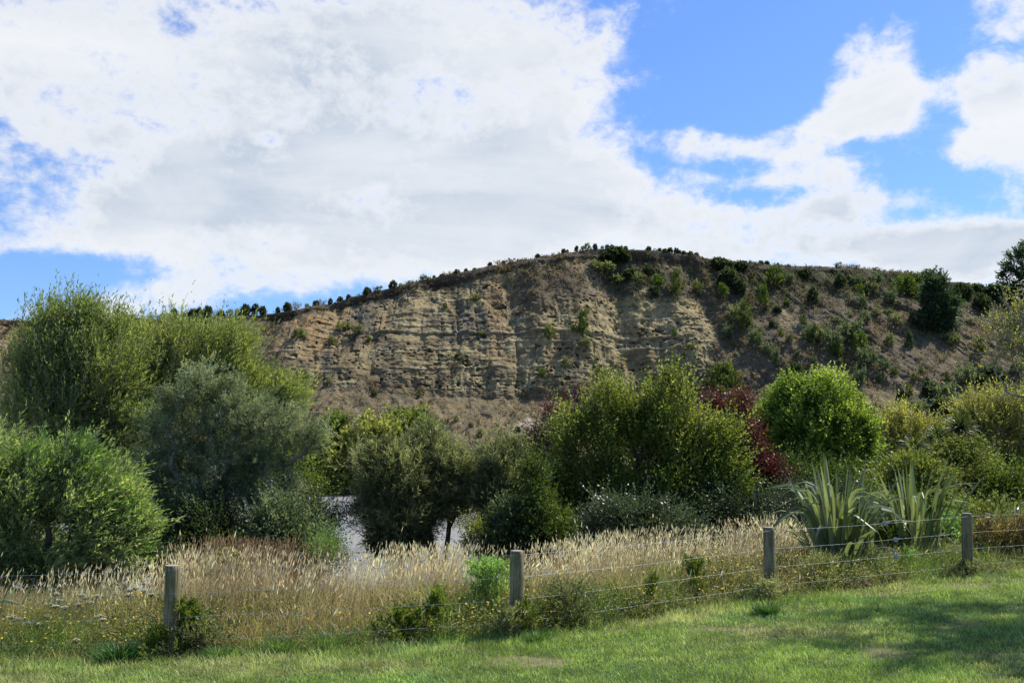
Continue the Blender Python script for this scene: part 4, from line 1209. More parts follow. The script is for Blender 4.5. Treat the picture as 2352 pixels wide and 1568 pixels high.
# ------------------------------------------------------------------ fence
def post_material():
    m, nt, out = new_mat('weathered_post')
    N, L = nt.nodes, nt.links
    tc = N.new('ShaderNodeTexCoord')

    def nz(scale, st, detail, rough=.6):
        mp = N.new('ShaderNodeMapping')
        mp.inputs['Scale'].default_value = st
        L.new(tc.outputs['Object'], mp.inputs[0])
        n = N.new('ShaderNodeTexNoise')
        n.inputs['Scale'].default_value = scale
        n.inputs['Detail'].default_value = detail
        n.inputs['Roughness'].default_value = rough
        L.new(mp.outputs[0], n.inputs['Vector'])
        return n.outputs['Fac']
    g = nz(60, (1, 1, .04), 5)
    bl = nz(6, (1, 1, .5), 5, .7)
    cr = N.new('ShaderNodeValToRGB')
    for i, (p, c) in enumerate([(.30, (.07, .055, .032)), (.5, (.24, .195, .12)), (.72, (.38, .325, .22))]):
        e = cr.color_ramp.elements[i] if i < 2 else cr.color_ramp.elements.new(p)
        e.position, e.color = p, (*c, 1)
    L.new(g, cr.inputs[0])
    c2 = N.new('ShaderNodeValToRGB')
    c2.color_ramp.elements[0].position, c2.color_ramp.elements[0].color = .38, (.62, .66, .50, 1)
    c2.color_ramp.elements[1].position, c2.color_ramp.elements[1].color = .62, (1.1, 1.05, 1.0, 1)
    L.new(bl, c2.inputs[0])
    mx = N.new('ShaderNodeMix')
    mx.data_type, mx.blend_type = 'RGBA', 'MULTIPLY'
    mx.inputs[0].default_value = 1
    L.new(cr.outputs[0], mx.inputs[6])
    L.new(c2.outputs[0], mx.inputs[7])
    b = N.new('ShaderNodeBsdfPrincipled')
    b.inputs['Roughness'].default_value = .85
    b.inputs['Specular IOR Level'].default_value = .2
    L.new(mx.outputs[2], b.inputs['Base Color'])
    bp = N.new('ShaderNodeBump')
    bp.inputs['Strength'].default_value = .5
    bp.inputs['Distance'].default_value = .006
    L.new(g, bp.inputs['Height'])
    L.new(bp.outputs[0], b.inputs['Normal'])
    L.new(b.outputs[0], out.inputs[0])
    return m


M_POST = post_material()
M_END = noise_mat('end_grain', (.20, .18, .14), (.42, .38, .31), 45, .9, .5)
M_WIRE = noise_mat('galvanised_wire', (.26, .27, .28), (.42, .43, .44), 30, .5, .1, metal=.3, spec=.4)


def build_fence():
    root = empty('wire_fence', (0.06, 12.3, float(ground(.06, 12.3))), 'post-and-wire farm fence of round wooden posts crossing between lawn and long grass', 'fence')
    leans = {2: (-.025, .0), 3: (.004, .01), 4: (.012, .01), 5: (.035, .0)}
    tops = []
    staples = []
    for i, (x, y) in enumerate(POSTS):
        rng = rs(500 + i)
        r = .086 + rng.normal() * .002
        z0 = float(ground(x, y))
        H = 1.05
        lx, ly = leans.get(i, (0, 0))
        k = 28
        zs = np.array([-.3, 0, .15, .3, .45, .6, .75, .9, 1.0, H - .008, H])
        th = np.arange(k) / k * 2 * np.pi
        rr = r * (1.03 - .05 * (zs / H))
        rr[-1] -= .008
        V = []
        for zz, q in zip(zs, rr):
            w_ = 1 + .018 * np.sin(2 * th + i) + .012 * np.sin(5 * th + i * 2 + zz)
            V.append(np.stack([x + q * w_ * np.cos(th) - lx * (H - zz), y + q * w_ * np.sin(th) + ly * zz, np.full(k, z0 + zz)], 1))
        V = np.concatenate(V)
        n = len(zs)
        a = np.arange(k)
        FQ = np.concatenate([np.stack([a + j * k, (a + 1) % k + j * k, (a + 1) % k + (j + 1) * k, a + (j + 1) * k], 1) for j in range(n - 1)])
        p = mesh_obj('fence_post', V, FQ, M_POST, root, smooth=True)
        ring = V[-k:]
        cc = ring.mean(0) + [0, 0, .002 + .004 * (i % 2)]
        Ve = np.concatenate([ring, [cc]])
        Fe = np.stack([a, (a + 1) % k, np.full(k, k)], 1)
        e = mesh_obj('end_grain', Ve, Fe, M_END, root)
        e.parent = p
        tops.append([np.array([x - lx * (.05 + .265 * j), y - r * 1.005 + ly, z0 + H - .05 - .265 * j]) for j in range(4)])
        Vs, Fs = [], []
        for t in tops[-1]:
            q = np.array([[-.007, .01, .014], [-.007, -.006, .014], [-.003, -.008, .0], [-.007, -.006, -.014], [-.007, .01, -.014]]) + t
            v_, f_ = tubes(q[:-1], q[1:], np.full(4, .0022), np.full(4, .0022), 5)
            Fs.append(f_ + sum(len(u) for u in Vs))
            Vs.append(v_)
        st = mesh_obj('wire_staples', np.concatenate(Vs), np.concatenate(Fs), M_WIRE, root, smooth=True)
        st.parent = p
    for j in range(4):
        rng = rs(540 + j)
        path = []
        for i in range(len(POSTS) - 1):
            A, B = tops[i][j], tops[i + 1][j]
            t = np.linspace(0, 1, 30)[:-1]
            q = A + (B - A) * t[:, None]
            q[:, 2] -= .014 * 4 * t * (1 - t) + (.004 * np.sin(t * 9 + j + i) * np.sin(np.pi * t))
            path.append(q)
        path.append(tops[-1][j][None])
        path = np.concatenate(path)
        V, FQ = tubes(path[:-1], path[1:], np.full(len(path) - 1, .0019), np.full(len(path) - 1, .0019), 6)
        w = mesh_obj('fence_wire', V, FQ, M_WIRE, root, smooth=True)
        if j < 3:
            # ratchet strainer hung on the wire in the right-hand bay
            tpos = [.545, .60, .60][j]
            A, B = tops[4][j], tops[5][j]
            c = A + (B - A) * tpos + np.array([0, -.004, -.014])
            dx = nrm((B - A)[None])[0]
            up = np.array([0, 0, 1.0])
            fr = np.cross(dx, up)
            kk = 22
            th = np.arange(kk) / kk * 2 * np.pi
            rad = np.where(np.arange(kk) % 2 == 0, .040, .030)
            prof = [(-.020, .3), (-.020, 1), (-.012, 1), (-.011, .55), (.011, .55), (.012, 1), (.020, 1), (.020, .3)]
            V = np.concatenate([c + (np.cos(th) * rad * s_)[:, None] * dx + (np.sin(th) * rad * s_)[:, None] * up + fr * o_ for o_, s_ in prof])
            a = np.arange(kk)
            FQ = np.concatenate([np.stack([a + q * kk, (a + 1) % kk + q * kk, (a + 1) % kk + (q + 1) * kk, a + (q + 1) * kk], 1) for q in range(len(prof) - 1)])
            # strap frame running out to the right along the wire
            bx = []
            for o_ in (-.024, .024):
                for sx, sz_ in ((-.03, -.012), (.125, -.006), (.125, .006), (-.03, .012)):
                    bx.append(c + dx * sx + up * (sz_ + .006) + fr * (o_ * (1 if sx < .1 else .3)))
            V2 = np.array(bx)
            F2 = np.array([[0, 1, 2, 3], [7, 6, 5, 4], [1, 5, 6, 2], [0, 3, 7, 4], [0, 4, 5, 1], [3, 2, 6, 7]])
            s = mesh_obj('wire_strainer', np.concatenate([V, V2]), np.concatenate([FQ, F2 + len(V)]), M_WIRE, root)
            s.parent = w
    return root


build_fence()


# ------------------------------------------------------------------ sword-leaved plants
def sword_leaves(specs, seg=12, fold=.25):
    """specs: list of (base, azimuth, lean, length, width, bend, kink position, kink angle, twist, colour)"""
    V, FQ, C = [], [], []
    off = 0
    for (b, az_, lean, Ln, W, bend, kp, ka, tw, col) in specs:
        t = np.linspace(0, 1, seg + 1)
        th = lean + bend * t ** 1.6 + ka / (1 + np.exp(-(t - kp) * 28))
        dl = Ln / seg
        hz = np.concatenate([[0], np.cumsum(np.sin((th[:-1] + th[1:]) / 2) * dl)])
        vt = np.concatenate([[0], np.cumsum(np.cos((th[:-1] + th[1:]) / 2) * dl)])
        ax = np.array([math.sin(az_), math.cos(az_), 0])
        sd_ = np.array([math.cos(az_), -math.sin(az_), 0])
        c = b + ax * hz[:, None] + np.array([0, 0, 1.0]) * vt[:, None]
        tan = ax * np.sin(th)[:, None] + np.array([0, 0, 1.0]) * np.cos(th)[:, None]
        nn = np.cross(tan, sd_)
        a = tw * (0.4 + t)[:, None]
        side = sd_ * np.cos(a) + nn * np.sin(a)
        up = np.cross(side, tan)
        w = W * 0.5 * np.clip(np.minimum(.55 + t * 1.6, 1.0) * (1 - t ** 3.2) ** .8, 0.02, 1)[:, None]
        Lf, Md, Rt = c + side * w, c + up * w * fold * 1.2, c - side * w
        V += [Lf, Md, Rt]
        n = seg + 1
        i = np.arange(seg)
        FQ += [np.stack([i + off, i + off + n, i + off + n + 1, i + off + 1], 1), np.stack([i + off + n, i + off + 2 * n, i + off + 2 * n + 1, i + off + n + 1], 1)]
        k = (i + .5) / seg
        cc = np.array(col)[None] * (1 - .0 * k[:, None])
        tipc = np.array([.16, .13, .05])
        m_ = sstep(.93, 1.0, k)[:, None]
        cc = cc * (1 - m_) + tipc * m_
        C += [cc * 1.05, cc * .95]
        off += 3 * n
    return np.concatenate(V), np.concatenate(FQ), np.concatenate(C)


def flax(px, d, label, n, Ln, seed, spread=.30, W=.085, extra=None):
    rng = rs(seed)
    x = P(px, 1300, d)[0]
    z = float(ground(x, d))
    root = empty('flax_clump', (x, d, z), label, 'flax plant', 'flax clumps behind the fence')
    sp = []
    for i in range(n):
        az_ = rng.random() * 2 * math.pi
        rr = abs(rng.normal()) * spread * .6
        b = np.array([x + math.sin(az_) * rr, d + math.cos(az_) * rr, z - .05])
        lean = .04 + .36 * rng.random() ** 1.3
        kink = rng.random() < .45
        g = rng.random()
        col = np.array([.095, .125, .045]) * (.5 + .9 * rng.random()) * (1 - g * .3) + np.array([.36, .38, .20]) * g * .6
        sp.append((b, az_, lean, Ln * rng.uniform(.55, 1.08), W * rng.uniform(.7, 1.25), rng.uniform(.0, .45), rng.uniform(.55, .85), rng.uniform(.9, 2.2) if kink else 0.0,
                   rng.normal() * .8, col))
    for i in range(n // 9):     # low arching outer leaves
        az_ = rng.random() * 2 * math.pi
        b = np.array([x + math.sin(az_) * spread * .8, d + math.cos(az_) * spread * .8, z - .02])
        sp.append((b, az_, rng.uniform(.6, .9), Ln * rng.uniform(.45, .8), W * .7, rng.uniform(.7, 1.4), .7, .5 * rng.random(), rng.normal() * .3, np.array([.17, .20, .09]) * rng.uniform(.7, 1.1)))
    for e in extra or []:
        az_, lean, L_, W_, bend, kp, ka = e
        sp.append((np.array([x + math.sin(az_) * .15, d - .2, z]), az_, lean, L_, W_, bend, kp, ka, 0.05, np.array([.14, .18, .09])))
    V, FQ, C = sword_leaves(sp)
    mesh_obj('leaves', V, FQ, M_FLAX, root, C, smooth=False)
    rngd = rs(seed + 1)      # dead thatch at the foot
    sp = []
    for i in range(14):
        az_ = rngd.random() * 6.28
        sp.append((np.array([x + math.sin(az_) * spread, d + math.cos(az_) * spread, z + .03]), az_, rngd.uniform(.9, 1.35), rngd.uniform(.3, .7), .04, .6, .5, 0, .3, np.array([.22, .15, .08])))
    V, FQ, C = sword_leaves(sp, 6)
    mesh_obj('dead_leaves', V, FQ, M_DRY, root, C)
    return root


hp_ = math.pi / 2
flax(1925, 17.3, 'larger broad flax clump nearest post three, with kinked blades', 84, 2.1, 601, .36, .098,
     [(-hp_, .55, 1.9, .075, 1.25, .6, .55), (-hp_ - .2, .62, 1.7, .06, 1.1, .7, .9), (-hp_, .25, 2.05, .10, .1, .75, 1.3), (-.9, .12, 2.1, .11, .15, .78, 1.7), (hp_, .16, 2.15, .1, .02, .9, 0), (hp_, .45, 1.7, .08, .5, .65, .8)])
flax(2095, 18.4, 'narrower upright flax clump, second from the left behind the right-hand bay of the fence', 66, 2.1, 602, .36, .094,
     [(hp_, .30, 1.9, .09, .2, .7, 1.4), (hp_, .42, 1.75, .08, .0, .9, 0), (-hp_, .5, 1.8, .08, .2, .8, .3), (.2, .05, 2.0, .11, .0, .9, 0)])
flax(2262, 20.5, 'small flax clump showing above the wires right behind the last fence post', 22, 1.35, 603, .25, .08)
flax(2335, 20.0, 'small flax clump at the right edge with upright striped tips', 20, 1.35, 604, .25, .08)
flax(-25, 12.9, 'flax clump half cut off by the left edge of the picture', 20, .95, 605, .18, .06, [(hp_, .75, .9, .05, .3, .9, 0), (hp_, .25, 1.0, .06, .1, .9, 0)])


def cabbage_tree(heads, d, label, seed):
    rng = rs(seed)
    pts = [P(px, py, d) for px, py, r in heads]
    x = np.mean([p[0] for p in pts])
    z = float(ground(x, d))
    root = empty('cabbage_tree', (x, d, z), label, 'tree')
    A, B = [], []
    fork = np.array([x, d, min(p[2] for p in pts) - .6])
    A.append(np.array([x, d, z - .1]))
    B.append(fork)
    for p in pts:
        A.append(fork)
        B.append(p - [0, 0, .05])
    V, FQ = tubes(np.array(A), np.array(B), np.array([.13] + [.08] * len(pts)), np.array([.09] + [.065] * len(pts)), 10)
    mesh_obj('trunk', V, FQ, M_BARK, root, smooth=True)
    for (px, py, r), p in zip(heads, pts):
        R = r * d / F
        sp = []
        for i in range(190):
            az_ = rng.random() * 6.28
            lean = math.acos(rng.uniform(-.6, 1)) * .98
            g = rng.random()
            c = np.array([.075, .10, .025]) * (.7 + .7 * g)
            if lean > 1.7:
                c = np.array([.17, .13, .055]) * rng.uniform(.7, 1.2)
            sp.append((p.copy(), az_, lean, R * rng.uniform(.85, 1.35), .036, rng.uniform(.1, .9) * (lean < 1.8), .7, 0, rng.normal() * .3, c))
        V, FQ, C = sword_leaves(sp, 6)
        mesh_obj('leaf_head', V, FQ, M_FLAX, root, C)
    return root


cabbage_tree([(2205, 985, 40), (2152, 1004, 34)], 25.6, 'cabbage tree with two spiky heads rising out of the vine mound', 611)
cabbage_tree([(2100, 1028, 34)], 24.6, 'small cabbage tree with a single spiky head left of the vine mound', 612)


# ------------------------------------------------------------------ grasses
def strips(base, az_, lean, H, W, bend, cols, seg=3):
    """bent blades as strips of triangles/quads ending in a point; all arrays of length n"""
    n = len(base)
    t = np.linspace(0, 1, seg + 1)
    th = lean[:, None] + bend[:, None] * t[None] ** 1.5
    dl = H / seg
    sm = (np.sin(th[:, :-1]) + np.sin(th[:, 1:])) / 2 * dl[:, None]
    cm = (np.cos(th[:, :-1]) + np.cos(th[:, 1:])) / 2 * dl[:, None]
    hz = np.concatenate([np.zeros((n, 1)), np.cumsum(sm, 1)], 1)
    vt = np.concatenate([np.zeros((n, 1)), np.cumsum(cm, 1)], 1)
    ax = np.stack([np.sin(az_), np.cos(az_), 0 * az_], 1)
    # blades turn freely about their own axis
    c = base[:, None] + ax[:, None] * hz[..., None]
    c[..., 2] += vt
    tw = (az_ * 7.31) % 6.283
    side = np.stack([np.cos(tw), np.sin(tw), 0 * tw], 1)
    w = W[:, None] * .5 * (1 - t[None, :-1] ** 2 * .5)
    Lf = c[:, :-1] + side[:, None] * w[..., None]
    Rt = c[:, :-1] - side[:, None] * w[..., None]
    V = np.concatenate([Lf, Rt, c[:, -1:]], 1)          # (n, 2 seg + 1, 3)
    m = 2 * seg + 1
    q = np.stack([[i, seg + i, seg + i + 1, i + 1] for i in range(seg - 1)])
    tr = np.array([[seg - 1, 2 * seg - 1, 2 * seg]])
    o = (np.arange(n) * m)[:, None, None]
    FQ = (o + q[None]).reshape(-1, 4)
    FT = (o + tr[None]).reshape(-1, 3)
    C = np.concatenate([np.repeat(cols, seg - 1, 0), cols])
    return V.reshape(-1, 3), FQ, FT, C, c[:, -1], c[:, -2]


def build_lawn():
    rng = rs(700)
    n = 800000
    y = 6.5 + (20.5 - 6.5) * rng.random(n) ** 1.25
    x = (rng.random(n) * 2 - 1) * (y * .58 + 3.0)
    edge = fence_y(x) + .02 + .20 * fbm(x * 1.3, 0 * x, 701, 3) - .10
    keep = (y < edge) & (rng.random(n) < np.clip(15.0 / y, 0, 1) ** 1.0)
    cl_ = fbm(x * 2.2, y * 2.2, 703, 4)
    bare = fbm(x * .7 + 5, y * 1.2, 705, 4)
    keep &= ~(rng.random(n) < .80 * sstep(.32, .56, bare + .25 * fbm(x * 6, y * 6, 706, 3)))
    x, y, cl_, bare, edge = x[keep], y[keep], cl_[keep], bare[keep], edge[keep]
    n = len(x)
    base = np.stack([x, y, ground(x, y) - .004], 1)
    near_edge = np.exp(-(edge - y) / .55)
    H = (.030 + .025 * rng.random(n) + .05 * np.clip(cl_ + .15, 0, 1) + .12 * near_edge * rng.random(n)) * rng.uniform(.7, 1.4, n)
    W = rng.uniform(.004, .0075, n) * (1 + .05 * (y - 9))
    az_ = rng.random(n) * 6.283
    lean = rng.uniform(0, .75, n)
    bend = rng.uniform(.1, 1.2, n)
    dry = sstep(-.08, .5, fbm(x * .55, y * .9, 707, 4) + .35 * fbm(x * 3, y * 3, 709, 3) + rng.normal(size=n) * .22)
    g1, g2, g3 = np.array([.155, .225, .055]), np.array([.255, .330, .085]), np.array([.42, .37, .20])
    k = np.clip(.5 + .45 * fbm(x * 1.1, y * 1.1, 711, 3) + rng.normal(size=n) * .25, 0, 1)[:, None]
    c = g1 * (1 - k) + g2 * k
    c = c * (1 - .62 * dry[:, None]) + g3 * .62 * dry[:, None]
    blue = sstep(.2, .5, fbm(x * .9 + 9, y * .9, 713, 3))[:, None] * .5
    c = c * (1 - blue) + np.array([.17, .29, .12]) * blue
    c = c * rng.uniform(.6, 1.6, (n, 1)) * (1.12 + .42 * fbm(x * 5, y * 5, 715, 3))[:, None]
    V, FQ, FT, C, _, _ = strips(base, az_, lean, H, W, bend, c, 2)
    tag(mesh_obj('lawn_grass', V, [FQ, FT], M_GRASS, None, C), 'short mown grass of the lawn with dry patches', 'grass', kind='stuff')


build_lawn()


def vx(x, y):
    return 1176 + F * x / (y * .993 - .2)


def build_tall_grass():
    rng = rs(720)
    # seeding stalks
    n = 72000
    x = rng.uniform(-12.5, 15.5, n)
    dd = rng.random(n) ** .9 * 5.6 - .05
    y = fence_y(x) + dd
    v = vx(x, y)
    pat = fbm(x * .8, y * .8, 721, 4)
    left = sstep(400, 330, v)
    right = sstep(1760, 1900, v)
    greenp = np.exp(-((v - 1115) / 60) ** 2) * (dd > .4)
    dens = (.035 + .965 * sstep(.9, 2.0, dd)) * (.25 + .75 * sstep(-.35, .2, pat)) * (1 - .55 * sstep(3.0, 4.2, dd))
    dens = dens * (1 - left * .75 * (1 - np.exp(-((v - 150) / 110) ** 2) * sstep(.5, 1.2, dd) * sstep(2.6, 1.8, dd) * 1.0))
    dens = dens * (1 - right * .72) * (1 - greenp * .85)
    dens = dens * np.where(v < 420, sstep(4.4, 3.2, dd), 1)
    keep = (rng.random(n) < dens) & (np.abs(x) < y * .58 + 3)
    x, y, dd, v, left, right, pat = (a[keep] for a in (x, y, dd, v, left, right, pat))
    n = len(x)
    H = (.50 + .42 * sstep(0.4, 1.9, dd)) * rng.uniform(.66, 1.12, n) + .16 * pat
    H = H * (1 - .12 * left) * (1 - .32 * right)
    brown = sstep(.35, .65, np.exp(-((v - 600) / 190) ** 2) * sstep(2.2, 3.4, dd) * 1.2 + .30 * fbm(x * 1.1, y, 725, 3) + rng.normal(size=n) * .1)
    H = H + .12 * brown
    tall = rng.random(n) < .012
    H = np.where(tall, H * 1.3, H)
    base = np.stack([x, y, ground(x, y) - .01], 1)
    az_ = np.where(rng.random(n) < .62, rng.normal(1.35, .5, n), rng.random(n) * 6.283)
    flop = sstep(.1, .55, fbm(x * .7 + 20, y * .9, 727, 3))
    lean = np.abs(rng.normal(.10, .12, n)) + .55 * flop * rng.random(n)
    bend = np.abs(rng.normal(.22, .18, n)) + .4 * flop
    tone = (1 + .38 * fbm(x * 1.6, y * 1.6, 729, 3))[:, None]
    cs = np.array([.58, .47, .28]) * (1 - brown[:, None]) + np.array([.30, .20, .11]) * brown[:, None]
    cs = cs * rng.uniform(.5, 1.3, (n, 1)) * tone
    W = rng.uniform(.0035, .0055, n)
    V1, Q1, T1, C1, tip, pre = strips(base, az_, lean, H, W, bend, cs, 3)
    # seed heads: two crossed spindles at each tip
    d = nrm(tip - pre)
    hl = rng.uniform(.045, .14, n)
    hw = np.where(rng.random(n) < .5, rng.uniform(.008, .013, n), rng.uniform(.013, .020, n))
    p0 = tip - d * hl[:, None] * .85
    s1 = nrm(np.cross(d, rng.normal(size=(n, 3))))
    s2 = np.cross(d, s1)
    ch = (np.array([.93, .81, .58]) * (1 - brown[:, None]) + np.array([.42, .29, .17]) * brown[:, None]) * rng.uniform(.6, 1.2, (n, 1)) * tone
    Va, Fa = kites(p0, d, s1, hl, hw)
    Vb, Fb = kites(p0, d, s2, hl, hw)
    V = np.concatenate([V1, Va, Vb])
    tag(mesh_obj('tall_dry_grass', V, [np.concatenate([Q1, Fa + len(V1), Fb + len(V1) + len(Va)]), T1], M_DRY, None,
                 np.concatenate([C1[:len(Q1)], ch, ch, C1[len(Q1):]])), 'tall straw-coloured seeding grass along the fence', 'grass', kind='stuff')
    # leafy bottom growth: green, olive and dead blades
    n = 230000
    x = rng.uniform(-12.5, 16, n)
    dd = rng.random(n) ** 1.1 * 5.4 - .32 + .15 * fbm(x * 1.1, 0 * x, 731, 3)
    y = fence_y(x) + dd
    v = vx(x, y)
    pat = fbm(x * 1.0, y * 1.0, 733, 4)
    keep = (np.abs(x) < y * .58 + 3) & (rng.random(n) < (.45 + .55 * sstep(-.35, .2, pat)))
    x, y, dd, v, pat = (a[keep] for a in (x, y, dd, v, pat))
    n = len(x)
    base = np.stack([x, y, ground(x, y) - .01], 1)
    H = (.10 + .50 * sstep(-.3, 1.0, dd)) * rng.uniform(.5, 1.3, n) * (1 + .5 * pat) * (1 - .25 * sstep(1850, 2000, v)) * (1 - .35 * sstep(1.2, 2.2, dd))
    az_ = np.where(rng.random(n) < .45, rng.normal(1.3, .6, n), rng.random(n) * 6.283)
    lean = rng.uniform(.05, .65, n)
    bend = rng.uniform(.1, 1.3, n)
    green = sstep(-.15, .55, fbm(x * .9 + 3, y * .9, 735, 4) + .75 * sstep(1.6, -.1, dd) - .10 + rng.normal(size=n) * .2)[:, None]
    cg = np.array([.10, .16, .04]) * (1 - .6 * rng.random((n, 1))) + np.array([.14, .20, .05]) * .5
    cd = np.array([.31, .235, .125]) * rng.uniform(.4, 1.5, (n, 1))
    c = (cg * green + cd * (1 - green)) * 1.3
    red = (rng.random(n) < .04 * (v < 420))[:, None]
    c = np.where(red, np.array([.22, .07, .05]), c)
    V, FQ, FT, C, _, _ = strips(base, az_, lean, H, rng.uniform(.004, .010, n), bend, c, 3)
    tag(mesh_obj('rough_grass', V, [FQ, FT], M_GRASS, None, C), 'rank green and dead grass leaves at the foot of the fence', 'grass', kind='stuff')
    # small-leaved weeds
    n = 15000
    x = rng.uniform(-11, 14, n)
    dd = rng.random(n) ** 1.2 * 2.8 - .12
    y = fence_y(x) + dd
    v = vx(x, y)
    pat = fbm(x * .9 + 7, y * .9, 741, 4)
    keep = (rng.random(n) < (.15 + .85 * sstep(-.1, .4, pat + .3 * (v < 420) + .25 * (v > 1850) + .3 * np.exp(-((v - 1300) / 130) ** 2) * (dd < 1.2)))) & (np.abs(x) < y * .55 + 1)
    x, y, dd, v = (a[keep] for a in (x, y, dd, v))
    n = len(x)
    base = np.stack([x, y, ground(x, y)], 1)
    h = rng.uniform(.2, .55, n) * (.6 + .5 * sstep(-.1, 1.0, dd)) * (1 - .25 * sstep(1850, 2000, v))
    K = 26
    t = rng.random((n, K)) ** .8
    D = nrm(np.stack([rng.normal(.15, .25, n), rng.normal(0, .25, n), np.ones(n)], 1))
    pos = base[:, None] + D[:, None] * (t * h[:, None])[..., None] + rng.normal(size=(n, K, 3)) * .022 * (1 + 1.5 * t[..., None])
    ld = nrm(rng.normal(size=(n, K, 3)) * [1, 1, .5] + [0, 0, .45])
    side = nrm(np.cross(ld, rng.normal(size=(n, K, 3)) * .6 + [0, 0, .8]))
    LL = rng.uniform(.022, .05, (n, K))
    V, FQ = kites(pos.reshape(-1, 3), ld.reshape(-1, 3), side.reshape(-1, 3), LL.ravel(), LL.ravel() * .42)
    kk = rng.random(n)[:, None]
    c = np.array([.07, .105, .026]) * (1 - kk) + np.array([.19, .165, .06]) * kk
    cols = np.repeat(c, K, 0) * rng.uniform(.65, 1.45, (n * K, 1)) * 1.4
    Vs, Fs = tubes(base, base + D * h[:, None], np.full(n, .003), np.full(n, .0015), 3)
    tag(mesh_obj('leafy_weeds', np.concatenate([V, Vs]), np.concatenate([FQ, Fs + len(V)]), M_LEAF, None,
                 np.concatenate([cols, np.tile([[.13, .12, .05]], (len(Fs), 1))])), 'small-leaved green and olive weeds along the fence', 'weeds', kind='stuff')
    # yellow flower heads
    px = np.concatenate([rng.normal(1110, 75, 120), rng.normal(1240, 110, 90), rng.normal(1640, 110, 150), rng.normal(1870, 90, 100), rng.uniform(0, 370, 150), rng.uniform(380, 2100, 60)])
    n = len(px)
    dd = rng.uniform(-.1, 1.5, n)
    d = np.full(n, 13.0)
    for _ in range(4):
        x = (px - 1176) / F * (d * .993 - .2)
        d = fence_y(x) + dd
    x = (px - 1176) / F * (d * .993 - .2)
    zt = ground(x, d) + rng.uniform(.2, .62, n) * (.75 + .25 * sstep(0, 1, dd))
    top = np.stack([x, d, zt], 1)
    k = 9
    V, FQ = [], []
    th = np.arange(k) / k * 2 * np.pi
    up = nrm(np.stack([rng.normal(0, .35, n), rng.normal(-.35, .3, n), np.ones(n)], 1))
    u = nrm(np.cross(up, rng.normal(size=(n, 3))))
    w = np.cross(up, u)
    r = rng.uniform(.011, .018, n)
    ld = np.cos(th)[None, :, None] * u[:, None] + np.sin(th)[None, :, None] * w[:, None] + up[:, None] * .15
    sd_ = np.cross(ld, up[:, None])
    V, FQ = kites(np.repeat(top, k, 0), ld.reshape(-1, 3), nrm(sd_.reshape(-1, 3)), np.repeat(r, k), np.repeat(r * .75, k))
    Vs, Fs = tubes(np.stack([x, d, ground(x, d)], 1), top, np.full(n, .0022), np.full(n, .0015), 3)
    cy = np.array([.72, .52, .03]) * rng.uniform(.8, 1.15, (n * k, 1))
    tag(mesh_obj('yellow_flowers', np.concatenate([V, Vs]), np.concatenate([FQ, Fs + len(V)]), M_PETAL, None,
                 np.concatenate([cy, np.tile([[.12, .13, .04]], (len(Fs), 1))])), 'small yellow daisy flowers scattered through the weeds', 'flowers', kind='stuff')


build_tall_grass()


# ------------------------------------------------------------------ single plants at the fence
def at_px(px, dd):
    d = 13.0
    for _ in range(8):
        d = float(fence_y((px - 1176) / F * (d * .993 - .2))) + dd
    x = (px - 1176) / F * (d * .993 - .2)
    return np.array([x, d, float(ground(x, d))])


def tussock(px, row, label, n, H, seed, col=(.075, .16, .04)):
    # stands on the lawn edge: distance from the picture row of its foot
    d = 11.0
    for _ in range(12):
        x = P(px, row, d)[0]
        gz = float(ground(x, d))
        r_ = ray(px, row)
        d = (gz - CZ) / r_[2]
    x = r_[0] * d
    rng = rs(seed)
    root_z = gz
    a = rng.random(n) * 6.283
    rr = np.abs(rng.normal(size=n)) * H * .35
    base = np.stack([x + np.sin(a) * rr, d + np.cos(a) * rr, np.full(n, root_z - .01)], 1)
    c = np.array(col) * rng.uniform(.6, 1.45, (n, 1)) * (1 + .4 * (rng.random((n, 1)) < .2))
    V, FQ, FT, C, _, _ = strips(base, a, .15 + rng.uniform(.1, .6, n), H * rng.uniform(.6, 1.25, n), rng.uniform(.005, .009, n), rng.uniform(.3, 1.5, n), c, 4)
    tag(mesh_obj('grass_tussock', V, [FQ, FT], M_GRASS, None, C, origin=(x, d, root_z)), label, 'tussock', 'green grass tussocks at the lawn edge')


tussock(275, 1520, 'big blue-green grass tussock at the lawn edge, left of the first post', 900, .30, 801)
tussock(1762, 1412, 'green grass tussock just below the third post', 600, .22, 802, (.07, .14, .035))
tussock(640, 1500, 'loose green grass tussock between the first and second posts', 420, .26, 803, (.09, .16, .04))
tussock(500, 1512, 'low green grass tuft right of the first post', 380, .2, 804, (.09, .17, .04))
tussock(760, 1492, 'green tuft of broad blades midway between first and second posts', 520, .3, 805, (.085, .15, .04))
tussock(1010, 1478, 'green tuft left of the second post', 420, .24, 806, (.09, .16, .045))
tussock(1230, 1475, 'green tuft right at the foot of the second post', 380, .2, 807, (.08, .15, .04))
tussock(1900, 1350, 'short green tuft at the lawn edge below the larger flax', 380, .15, 808, (.09, .17, .045))
tussock(2300, 1308, 'thick green tuft at the lawn edge right of the last post', 520, .17, 809, (.10, .19, .05))


